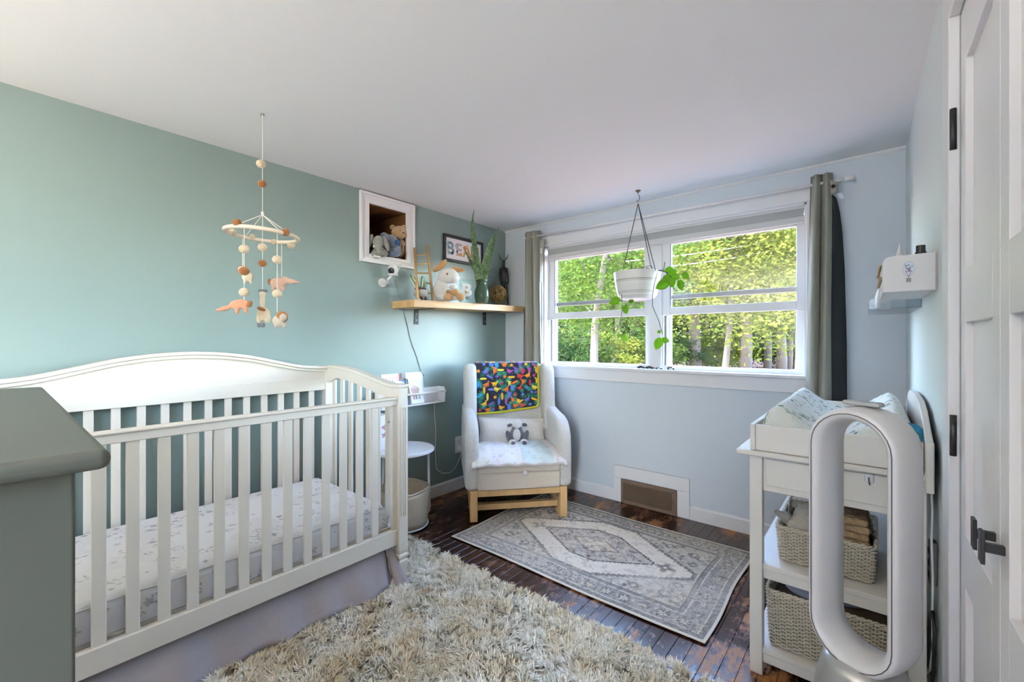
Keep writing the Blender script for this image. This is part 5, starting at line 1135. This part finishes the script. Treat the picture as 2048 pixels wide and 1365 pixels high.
def pleaf(px, py, r, rot, y=PY-.05, tilt=.4, roll=0):
    c = UP(px, py, y=y); s = (c-CAM).dot(fwd)/864*r
    M_ = Matrix(((rgt.x, -fwd.x, 0, c.x), (rgt.y, -fwd.y, 0, c.y), (0, 0, 1, c.z), (0, 0, 0, 1))) @ Matrix.Rotation(roll, 4, 'Z') @ Matrix.Rotation(tilt, 4, 'X') @ Matrix.Rotation(rot, 4, 'Y') if False else frame_at(c) @ Matrix.Rotation(rot, 4, 'Y') @ Matrix.Rotation(roll, 4, 'Z') @ Matrix.Rotation(tilt, 4, 'X')
    n = 9; v = []
    for i in range(n):
        t = i/(n-1); w_ = .72*math.sin(PI*min(1, t*.93+.07))**.75*(1-.35*t)*1.15
        z = 1-2*t if True else 0
        for k in (-1, -.5, 0, .5, 1): v.append(tuple(M_ @ Vector((k*w_*s, -(abs(k)*.18-.12*(t-.5)**2)*s*w_*1.4, z*s))))
    f = [(i*5+k, i*5+k+1, i*5+6+k, i*5+5+k) for i in range(n-1) for k in range(4)]
    MB().add(v, f).build('leaf', lm2, po, smooth=True, sol=.0012)
for a in ((1324, 570, 15, 1.0, PY-.09, .1), (1331, 559, 10, .5, PY-.08, .3), (1343, 566, 11, -.3, PY-.06, .2), (1337, 540, 9, 1.4, PY-.02, .7), (1344, 546, 9, 1.2, PY-.04, .5), (1350, 554, 9, 1.9, PY-.06, .4), (1371, 552, 10, -1.1, PY-.05, .3), (1361, 571, 11, -.35, PY-.08, .2), (1229, 603, 12, 1.2, PY-.12, .3), (1251, 620, 10, -.4, PY-.12, .4), (1249, 677, 10, -1.0, PY-.14, .6), (1237, 672, 6, -.9, PY-.14, .7), (1316, 688, 13, .3, PY-.10, .2), (1331, 681, 9, -1.2, PY-.10, .3), (1318, 664, 5, .8, PY-.10, .9), (1262, 603, 7, 1.3, PY-.0, 1.0)): pleaf(*a)
# ------------------------------------------------------------------ toy cars on the sill
CARW = mat('car_white', 'e8e8e8', .35); CARD = mat('car_dark', '26282c', .35); TIRE = mat('tyre_rubber', '17171a', .8); CGL = mat('car_glass', '3a4148', .15)
def car(x, y, L_, m, lab, rot=0, van=False):
    t = thing('toy_car', lab, 'toy car', (x, y, .976), rot, 'toy cars on the window sill'); W_ = L_*.40
    MB().prism([(-L_/2, .004), (L_/2, .004), (L_/2, L_*.16), (L_*.28, L_*.19), (-L_*.5, L_*.2)], 'y', -W_/2, W_/2).build('body', m, t, bevel=.001, bs=1, w=False)
    top_ = [(-L_*.46, L_*.19), (L_*.24, L_*.19), (L_*.12, L_*.36), (-L_*.44, L_*.36)] if van else [(-L_*.38, L_*.19), (L_*.22, L_*.19), (L_*.06, L_*.31), (-L_*.24, L_*.31)]
    MB().prism(top_, 'y', -W_*.44, W_*.44).build('cabin', m, t, bevel=.001, bs=1, w=False)
    MB().prism([(a*.88, L_*.21+(b_-L_*.19)*.68) for a, b_ in top_], 'y', -W_*.455, W_*.455).build('window_glass', CGL, t, w=False)
    for sx in (-.3, .3):
        for sy in (-1, 1): MB().lathe([(.001, -.002), (L_*.095, -.002), (L_*.095, .002), (.001, .002)], 12, (0, 0, 0), Matrix.Translation((sx*L_, sy*W_*.5, L_*.095)) @ Matrix.Rotation(PI/2, 4, 'X')).build('wheel', TIRE, t, w=False)
car(1.262, D+.012, .058, CARD, 'black toy car at the left of the four on the sill', .15); car(1.322, D+.014, .058, CARD, 'dark grey toy car second from the left on the sill', .1); car(1.392, D+.010, .055, CARW, 'white toy car with low roof on the window sill', .0); car(1.475, D+.010, .060, CARW, 'white toy van with dark windows furthest right on the sill', .0, True)
# ------------------------------------------------------------------ floor register
rg = thing('floor_register', 'dark bronze metal heat register in the wall near the floor', 'vent', (1.32, D-.02, .085))
for q in mitre(None, None, 1.122, 1.521, .002, .172, 1.142, 1.490, .028, .148, 0, 0): MB().prism([(a, b_) for a, b_ in q], 'y', D-.026, D-.014).build('frame', DARKM, rg, bevel=.002, bs=1)
box('backing', mat('register_dark', '1d1512', .9), rg, 1.13, 1.505, D-.012, D-.008, .02, .16, 0)
for q in range(15): box('louver', DARKM, rg, 1.142, 1.490, D-.024, D-.014, .031+q*.0079, .0345+q*.0079, 0)
for q in range(23): box('bar', DARKM, rg, 1.148+q*.0152, 1.1505+q*.0152, D-.021, D-.013, .028, .148, 0)
MB().box(1.498, 1.503, D-.036, D-.024, .075, .115).build('lever', DARKM, rg, bevel=.001, bs=1)
# ------------------------------------------------------------------ changing table
TBM = mat('white_table_paint', 'ebe4da', .38, var=(5, .04)); ct = thing('changing_table', 'white open shelved changing table against the right wall', 'table', (2.41, 2.15, 0))
tb = lambda n, *a, bevel=.003: box(n, TBM, ct, *a, bevel=bevel)
TY0, TY1 = 1.718, 2.615
tb('top', 2.148, 2.645, 1.690, 2.64, .770, .788, bevel=.005)
for x in (2.186, 2.602):
    for y in (TY0, TY1-.04): tb('leg', x, x+.040, y, y+.04, 0, .770)
for y in (TY0+.010, TY1-.028): tb('apron', 2.226, 2.602, y, y+.018, .645, .770)
for x in (2.194, 2.616): tb('apron', x, x+.018, TY0+.04, TY1-.04, .66, .770)
tb('drawer_front', 2.236, 2.594, TY0+.004, TY0+.012, .668, .760, bevel=.002)
lh = MB().box(2.502, 2.524, TY0-.001, TY0+.004, .738, .762).build('label_holder', mat('pewter', 'd2cec6', .35, metal=.3), ct, bevel=.001, bs=1); MB().tube([(2.513, TY0-.002, .752), (2.513, TY0-.006, .738), (2.515, TY0-.004, .730)], .0022, 6).build('pull', mat('dark_pewter', '6d6a64', .4, metal=.5), lh, smooth=True)
for z0 in (.360, .064):
    tb('shelf', 2.190, 2.638, TY0+.006, TY1-.006, z0+.012, z0+.030, bevel=.003); tb('shelf_rail', 2.226, 2.602, TY0+.012, TY0+.028, z0-.022, z0+.012, bevel=.002)
# tray
tr = thing('changing_tray', 'white wooden tray with one high curved side on the changing table', 'tray', (2.42, 2.15, .79))
tt = lambda n, *a, bevel=.003: box(n, TBM, tr, *a, bevel=bevel)
tt('front_board', 2.207, 2.634, 1.704, 1.720, .789, .878); tt('back_board', 2.207, 2.634, 2.61, 2.626, .789, .878); tt('side_board', 2.191, 2.207, 1.700, 2.63, .789, .880)
MB().prism([(1.672, .742), (1.70, .742), (1.72, .788), (2.63, .788), (2.63, .885), (2.56, .915), (2.47, .955), (2.37, .972), (2.16, .980), (1.97, .974), (1.87, .956), (1.77, .915), (1.70, .887), (1.672, .885)], 'x', 2.636, 2.654).build('high_side', TBM, tr, bevel=.004)
# pad
def pad_paint(U, V):
    p = Paint(U, V, 'e6e6dd'); r = random.Random(31)
    for k in range(1, 13): p.put(np.abs(V-k*.075) < .0016, 'cdd2c6', .8)
    for k in range(1, 8): p.put(np.abs(U-k*.075+.02*np.sin(V*9)) < .0014, 'd3d7cc', .7)
    for q in range(330):
        x, y = r.uniform(0, .56), r.uniform(0, .92); a = r.uniform(0, 6); c = r.choice(('6d8a68', '4f6b50', '8ba184', '5b6f58', '7f9583')); L_ = r.uniform(.012, .032)
        dx, dy = math.cos(a), math.sin(a); p.line([(x, y), (x+dx*L_, y+dy*L_)], .0022, c, .8)
        for t in (.4, .7, 1): 
            for s in (-1, 1): p.line([(x+dx*L_*t, y+dy*L_*t), (x+dx*L_*t+.009*math.cos(a+s*.8), y+dy*L_*t+.009*math.sin(a+s*.8))], .0026, c, .8)
    return p
def pad_pos(U, V):
    u = U/.56; x0, x1 = 2.212, 2.630; s = u*2-1
    # profile across: down the outer side, over the raised edge, dip in the middle
    e = np.clip(np.minimum(u, 1-u)/.16, 0, 1); X = np.where(u < .16, x0+.055*(1-np.cos(np.clip(u/.16, 0, 1)*PI/2)), np.where(u > .84, x1-.055*(1-np.cos(np.clip((1-u)/.16, 0, 1)*PI/2)), x0+.055+(u-.16)/.68*(x1-x0-.11)))
    t = np.clip((u-.16)/.68, 0, 1)*2-1
    Z = .80+.135*np.sin(e*PI/2)**.7 - .075*(1-np.abs(t)**2.0)*(e >= 1)*1.0
    Z = np.where(e >= 1, .80+.135-.078*(1-t*t)**1.4, Z)
    X = X+.012*(1-e)*0; q = V/.92
    ze = np.sin(np.clip(np.minimum(q, 1-q)/.07, 0, 1)*PI/2)**.7; Z = .80+(Z-.80)*ze
    Z = Z-.004*np.abs(np.sin(V/.075*PI))**.4*0+.005*np.abs(np.sin(V*PI/.075))*(e > .8)+.003*vnoise(U, V, 18, 3)
    Y = 1.728+.035*(1-ze)*0+V*.94
    return X, Y, Z
pd_ = thing('changing_pad', 'contoured changing pad in a white quilted cover with green leaf print', 'pad', (2.42, 2.17, .80))
sheet('printed_cover', 150, 230, .56, .92, pad_pos, pad_paint, PRINT, pd_); MB().box(2.235, 2.61, 1.745, 2.58, .789, .85).build('foam', mat('pad_foam', 'e2e0d8', .9), pd_)
# blue and green toy
bt = thing('stuffed_toy_frog', 'blue toy with green eyes tucked in the tray corner', 'toy', (2.61, 1.75, .83)); TB = mat('teal_blue_plush', '2a83a8', .95, bump=(200, .5), var=(160, .35)); TG = mat('lime_plush', '84b53d', .95, bump=(200, .5))
blob('head', [((2.604, 1.765, .890), (.040, .026, .034)), ((2.585, 1.772, .905), (.030, .02, .024)), ((2.612, 1.765, .868), (.032, .026, .02))], TB, bt, vox=.004)
for dx, dz in ((-.010, 0), (.016, -.004)): MB().ell((2.600+dx, 1.739, .893+dz), (.0115, .006, .010), None, 14, 8).build('eye', TG, bt, smooth=True)
blob('mouth', [((2.612, 1.748, .858), (.030, .012, .009)), ((2.612, 1.755, .848), (.028, .014, .009))], TG, bt, vox=.003)
# wicker baskets
WIC = mat('white_wicker', 'd9cdb8', .65, var=(50, .25), bump=(60, .2)); WDK = mat('basket_lining_dark', '6b5c4c', .95)
def rect_path(x0, x1, y0, y1, r, n):
    P = []; 
    for cx, cy, a0 in ((x1-r, y0+r, -PI/2), (x1-r, y1-r, 0), (x0+r, y1-r, PI/2), (x0+r, y0+r, PI)):
        for k in range(5): a = a0+k/4*PI/2; P.append((cx+r*math.cos(a), cy+r*math.sin(a)))
    P.append(P[0]); d = np.concatenate([[0], np.cumsum([math.dist(a, b_) for a, b_ in zip(P[:-1], P[1:])])])
    s = np.linspace(0, d[-1], n, endpoint=False); return np.interp(s, d, [p[0] for p in P]), np.interp(s, d, [p[1] for p in P]), d[-1]
def basket(lab, x0, x1, y0, y1, z0, h, rows):
    t = thing('wicker_basket', lab, 'basket', ((x0+x1)/2, (y0+y1)/2, z0), 0, 'white wicker baskets on the changing table shelves'); cx, cy = (x0+x1)/2, (y0+y1)/2
    per = 2*(x1-x0+y1-y0); ns = int(per/.018/2)*2; n = ns*4; px_, py_, L_ = rect_path(x0, x1, y0, y1, .02, n)
    nx_ = np.gradient(py_); ny_ = -np.gradient(px_); nn = np.hypot(nx_, ny_); nx_, ny_ = nx_/nn, ny_/nn
    wv = MB()
    for r in range(rows):
        q = r/(rows-1); z = z0+.006+(h-.022)*q; k = 1-.05*(1-q)
        w_ = .0038*np.cos(np.arange(n)/4*PI+(r % 2)*PI); wv.tube([(cx+(a-cx)*k+c*e, cy+(b_-cy)*k+d_*e, z) for a, b_, c, d_, e in zip(px_, py_, nx_, ny_, w_)], .0027, 5, closed=True)
    wv.build('weave', WIC, t, smooth=True)['kind'] = 'stuff'
    sk_ = MB()
    for i in range(0, n, 4): sk_.tube([(cx+(px_[i]-cx)*.95, cy+(py_[i]-cy)*.95, z0+.003), (px_[i], py_[i], z0+h-.008)], .0026, 5)
    sk_.build('stakes', WIC, t, smooth=True)['kind'] = 'stuff'
    for ph in (0, PI): MB().tube([(a+c*.0035*math.cos(i*.8+ph), b_+d_*.0035*math.cos(i*.8+ph), z0+h-.008+.0035*math.sin(i*.8+ph)) for i, (a, b_, c, d_) in enumerate(zip(px_, py_, nx_, ny_))], .0034, 6, closed=True).build('rim_strand', WIC, t, smooth=True)
    MB().box(x0+.012, x1-.012, y0+.012, y1-.012, z0+.002, z0+.006).build('bottom', WIC, t)
    MB().box(x0+.012, x1-.012, y0+.012, y1-.012, z0+.008, z0+h*.72).build('lining', WDK, t)
    return t
basket('white wicker basket of knitted things on the upper shelf', 2.258, 2.530, 1.785, 2.12, .391, .128, 19); basket('larger white wicker basket on the bottom shelf', 2.232, 2.585, 1.752, 2.15, .095, .205, 30)
KN = mat('cream_knit', 'd3cabb', 1, bump=(140, 1.0, .01), var=(60, .2), stretch=(1, 1, 2.5)); KT = mat('tan_fleece', 'a98d6c', 1, bump=(60, 1.0, .012), var=(18, .4)); KG = mat('grey_knit', '96928a', 1, bump=(120, .8))
tag(blob('knitted_blanket', [((2.35, 1.87, .535), (.052, .06, .05)), ((2.33, 1.84, .515), (.055, .04, .03)), ((2.40, 1.88, .525), (.04, .06, .04))], KN, vox=.006), 'cream knitted blanket bundled in the upper wicker basket', 'blanket')
ff = thing('folded_fleece', 'folded tan fleece at the right of the upper wicker basket', 'blanket', (2.475, 1.87, .49))
for k in range(4): MB().box(2.432+.003*k, 2.518-.004*(k % 2), 1.815+.004*k, 1.97, .486+k*.023, .511+k*.023).build('fold', KT, ff, bevel=.012, bs=4)
tag(blob('knit_bootie', [((2.268, 1.83, .538), (.018, .018, .014), (0, .3, 0)), ((2.256, 1.825, .545), (.012, .012, .012)), ((2.285, 1.835, .530), (.018, .02, .024))], KG, vox=.004), 'grey knitted bootie poking out of the upper basket corner', 'bootie')
tag(MB().tube([(2.292, 1.86, .52), (2.288, 1.85, .56), (2.292, 1.85, .60), (2.305, 1.86, .615)], .006, 6, flat=.4).build('woven_strap', mat('strap_black', '2d2c2a', .8, var=(200, .7), col2='c9c2a8'), None, smooth=True), 'black and yellow woven strap looping out of the upper basket', 'strap')
tag(blob('folded_cloth', [((2.36, 1.86, .285), (.09, .07, .022)), ((2.44, 1.9, .282), (.08, .07, .02))], mat('grey_blue_cloth', '8f95a8', 1, bump=(40, .6)), vox=.007), 'grey blue cloth lying in the bottom wicker basket', 'cloth')
# ------------------------------------------------------------------ bladeless fan
FX, FY = 2.506, 1.300; FR = math.radians(-26)
fan = thing('bladeless_fan', 'tall white bladeless tower fan with silver base before the changing table', 'fan', (FX, FY, 0), FR)
FW = mat('fan_white_plastic', 'e6e2e0', .28)
SIL = mat('fan_silver', 'b4b2ae', .32, metal=.6)
MB().lathe([(.001, 0), (.104, 0), (.108, .006), (.108, .02), (.106, .03)], 48).build('foot', SIL, fan, smooth=True, w=False)
MB().lathe([(.104, .03), (.103, .30), (.100, .305)], 48).build('base', SIL, fan, smooth=True, w=False)
for q in range(38): MB().tube([(.1045*math.cos(a), .1045*math.sin(a), .045+q*.0066) for a in np.linspace(0, 2*PI, 41)[:-1]], .0011, 4, closed=True).build('grille_ring', mat('fan_grille', '8f8d8a', .4, metal=.5), fan, w=False)
MB().lathe([(.100, .305), (.098, .325), (.090, .37), (.082, .41), (.07, .43), (.001, .435)], 48).build('collar', SIL, fan, smooth=True, w=False)
MB().ell((.045, -.088, .33), (.018, .006, .02), None, 14, 8).build('display', mat('fan_display', '3a3d42', .15), fan, smooth=True, w=False)
def stadium(hw, z0, z1, n=14):
    P = []
    for k in range(n+1): a = PI*k/n; P.append((hw*math.cos(a), z1-hw+hw*math.sin(a)))
    for k in range(n+1): a = PI+PI*k/n; P.append((hw*math.cos(a), z0+hw+hw*math.sin(a)))
    return P
sect = [(.086, -.060, 0), (.092, -.052, 0), (.096, -.02, 0), (.096, .02, 0), (.090, .046, 0), (.080, .052, 0), (.066, .044, 0), (.060, .0, 0), (.066, -.045, 0), (.076, -.060, 0)]
v = []; rings = [stadium(h_, .412+(.096-h_), 1.018-(.096-h_)) for h_, _, _ in sect]
for (h_, y_, _), R_ in zip(sect, rings): v += [(a, y_, b_) for a, b_ in R_]
n = len(rings[0]); m_ = len(sect); f = [(i*n+k, i*n+(k+1) % n, ((i+1) % m_)*n+(k+1) % n, ((i+1) % m_)*n+k) for i in range(m_) for k in range(n)]
MB().add(v, f).build('loop', FW, fan, smooth=True, w=False)
MB().tube([(a, -.0615, b_) for a, b_ in stadium(.0815, .4265, 1.0035)], .0010, 6, closed=True).build('front_trim', mat('fan_trim_dark', '4a4648', .4), fan, w=False)
rem = thing('fan_remote', 'slim grey remote control resting on top of the fan', 'remote', (FX, FY, 1.019), FR)
MB().box(-.030, .052, -.016, .016, 1.0185, 1.030).build('body', mat('remote_grey', 'b9bab6', .4), rem, bevel=.006, w=True) if False else MB().box(-.040, .036, -.015, .015, 0, .010).build('body', mat('remote_grey', 'b9bab6', .4), rem, bevel=.005, bs=3, w=False)
MB().lathe([(.001, .0102), (.006, .0102), (.006, .0108), (.001, .011)], 14, (.03, 0, 0)).build('button', mat('remote_button', '8f908c', .4), rem, w=False)
# ------------------------------------------------------------------ cords by the table, power strip
RWp = lambda s, d, z: tuple(RW @ Vector((s, d, z)))
tag(MB().tube([RWp(1.20, .016, .76), RWp(1.205, .013, .68), RWp(1.215, .016, .60), RWp(1.225, .014, .50), RWp(1.235, .016, .40), RWp(1.232, .014, .30), RWp(1.20, .018, .22), RWp(1.15, .02, .18), RWp(1.12, .02, .19)], .0028, 6).build('monitor_cord', CORDW, None, smooth=True), 'white cord hanging behind the changing tray on the right wall', 'cord')
tag(MB().tube([RWp(1.10, .018, .14), RWp(1.16, .02, .25), RWp(1.22, .02, .36), RWp(1.245, .016, .41), RWp(1.262, .014, .36), RWp(1.262, .016, .25), RWp(1.23, .02, .15), RWp(1.16, .024, .08), RWp(1.06, .02, .03)], .0048, 7).build('power_cable', BLACK, None, smooth=True), 'black power cable looping behind the changing table', 'cable')
ps = thing('power_strip', 'grey power strip hung on the right wall behind the table', 'power strip', RWp(1.17, .01, .52)); MB().box(1.155, 1.19, .001, .018, .46, .585, RW).build('body', mat('strip_grey', '6f7174', .5), ps, bevel=.003)
for z in (.485, .52, .555): MB().box(1.165, 1.18, .018, .0195, z-.008, z+.008, RW).build('socket', BLACK, ps)
# ------------------------------------------------------------------ organizer on the right wall
og = thing('wall_organizer', 'white wall caddy with a light bulb sticker on its end', 'organizer', RWp(1.0, .06, 1.35)); OGW = mat('organizer_white', 'e9e4e1', .4)
O0, O1, OZ0, OZ1, OD = .86, 1.19, 1.318, 1.428, .122
for s in (O0, O1-.006): MB().prism([(.004, OZ0), (OD, OZ0), (OD, OZ1-.02), (OD-.006, OZ1-.006), (OD-.02, OZ1-.002), (.004, OZ1)], 'x', s, s+.006, RW).build('end_panel', OGW, og, bevel=.0015, bs=1)
MB().box(O0+.001, O1-.007, .0, .010, OZ0+.002, OZ1+.006, RW).build('back', mat('organizer_back', 'e0d6c8', .5), og); MB().box(O0+.006, O1-.006, .011, OD-.007, OZ0+.001, OZ0+.006, RW).build('bottom', OGW, og); MB().box(O0+.0065, O1-.0065, OD-.007, OD-.001, OZ0+.0015, OZ0+.07, RW).build('front_panel', OGW, og, bevel=.001, bs=1)
for z in (OZ1-.025, OZ1-.062): MB().tube([RWp(O0-.01, OD+.004, z), RWp(O1-.03, OD+.004, z)], .0045, 8).build('dowel', mat('dowel_tan', 'b89a78', .6), og, smooth=True)
def bulb(U, V):
    p = Paint(U, V, 'e9e4e1'); p.lobe(.02, .033, .0175, 2, .02, 'dfe2ee', 0, 1); p.put((np.abs(U-.02) < .013-.5*np.clip(.026-V, 0, 1)) & (V < .030) & (V > .012), 'dfe2ee'); p.rect(.0125, .0275, .002, .012, '8b8682')
    r = random.Random(8); p.lobe(.02, .033, .018, 2, .02, 'c3c6d4', 0, 1, outline=.0008)
    for q in range(34): p.lobe(.02+r.uniform(-.011, .011), .034+r.uniform(-.008, .009), r.uniform(.0014, .0034), 5, .4, r.choice(('3d4258', 'b0604c', '6d7fb0', '2c3040', '8f9cc4', 'c88070')), r.uniform(0, 6))
    for x in (.012, .028): p.line([(.02, .013), (x, .028)], .0018, 'a0584a')
    return p
sheet('bulb_sticker', 60, 78, .040, .052, lambda U, V: tuple(np.array([RWp(O1+.0008, .077-a*.72, 1.343+b_*1.25) for a, b_ in zip(U, V)]).T), bulb, PAPER, og)
tu = thing('cream_tube', 'white cream tube standing in the wall caddy', 'tube', RWp(1.10, .075, 1.33)); MB().grid(20, 10, lambda u, v: RWp(1.10+.016*math.sin(u*2*PI), .078+.014*math.cos(u*2*PI)*(1 if v < .6 else max(.06, (1-v)/.4)), 1.328+.150*v), cu=True).build('body', WPL, tu, smooth=True)
bo = thing('dark_bottle', 'bottle with black cap standing in the wall caddy', 'bottle', RWp(1.13, .03, 1.33)); MB().lathe([(.001, 0), (.016, 0), (.016, .095), (.012, .10)], 18, RWp(1.13, .032, 1.328)).build('body', mat('bottle_amber', '55524c', .4), bo, smooth=True); MB().lathe([(.013, .098), (.013, .112), (.011, .113), (.011, .132), (.001, .133)], 16, RWp(1.13, .032, 1.328)).build('cap', BLACK, bo, smooth=False)
ac = thing('clear_wall_tray', 'clear acrylic tray on the right wall beyond the caddy', 'tray', RWp(.55, .06, 1.28)); ACR = glassy('clear_acrylic', (.93, .96, .97), 1.5)
A0, A1 = .30, .78; MB().box(A0, A1, .002, .15, 1.292, 1.296, RW).build('bottom', ACR, ac); MB().box(A0+.005, A1-.005, .146, .1495, 1.2965, 1.325, RW).build('front', ACR, ac); MB().box(A0+.005, A1-.005, .002, .0055, 1.2965, 1.40, RW).build('back', ACR, ac)
for s in (A0, A1-.004): MB().prism([(.002, 1.292), (.15, 1.292), (.15, 1.325), (.002, 1.40)], 'x', s, s+.004, RW).build('end', ACR, ac)
for k, (s, lab) in enumerate(((.66, 'white bottle nearest the caddy in the clear tray'), (.48, 'white bottle further along the clear tray'))):
    bo = thing('lotion_bottle', lab, 'bottle', RWp(s, .10, 1.297), 0, 'bottles in the clear wall tray'); MB().lathe([(.001, 0), (.022, 0), (.022, .065), (.008, .10), (.006, .104)], 18, RWp(s, .105, 1.297)).build('body', WPL, bo, smooth=True); MB().lathe([(.007, .102), (.007, .118), (.001, .119)], 14, RWp(s, .105, 1.297)).build('cap', mat('dowel_tan'), bo, smooth=True)
# ------------------------------------------------------------------ dresser in the foreground
DG = mat('sage_grey_paint', '50514a', .42, var=(7, .08), bump=(25, .06)); DGD = DG
ds = thing('chest_of_drawers', 'tall sage grey painted chest of drawers close to the crib', 'dresser', (1.58, -.2, 0))
DX0, DX1, DY0, DY1 = 1.185, 1.975, -.47, .0465
MB().box(DX0, DX1, DY0, DY1, .04, 1.056).build('carcass', DG, ds, bevel=.003)
MB().box(DX0-.022, 1.997, DY0, .068, 1.055, 1.073).build('top', DG, ds, bevel=.008, bs=4)
for x in (DX0+.02, DX1-.07):
    for y in (DY0+.02, DY1-.07): MB().box(x, x+.05, y, y+.05, 0, .04).build('foot', DG, ds)
for z0, z1 in ((.05, .27), (.29, .51), (.53, .75), (.77, 1.01)):
    d_ = MB().box(DX0+.03, DX1-.03, DY1-.01, DY1+.001, z0, z1).build('drawer', DG, ds, bevel=.002)
    MB().lathe([(.007, 0), (.007, .008), (.013, .013), (.014, .019), (.009, .023), (.001, .024)], 18, (0, 0, 0), Matrix.Translation(((DX0+DX1)/2, DY1, (z0+z1)/2)) @ Matrix.Rotation(-PI/2, 4, 'X')).build('knob', DG, d_, smooth=True)
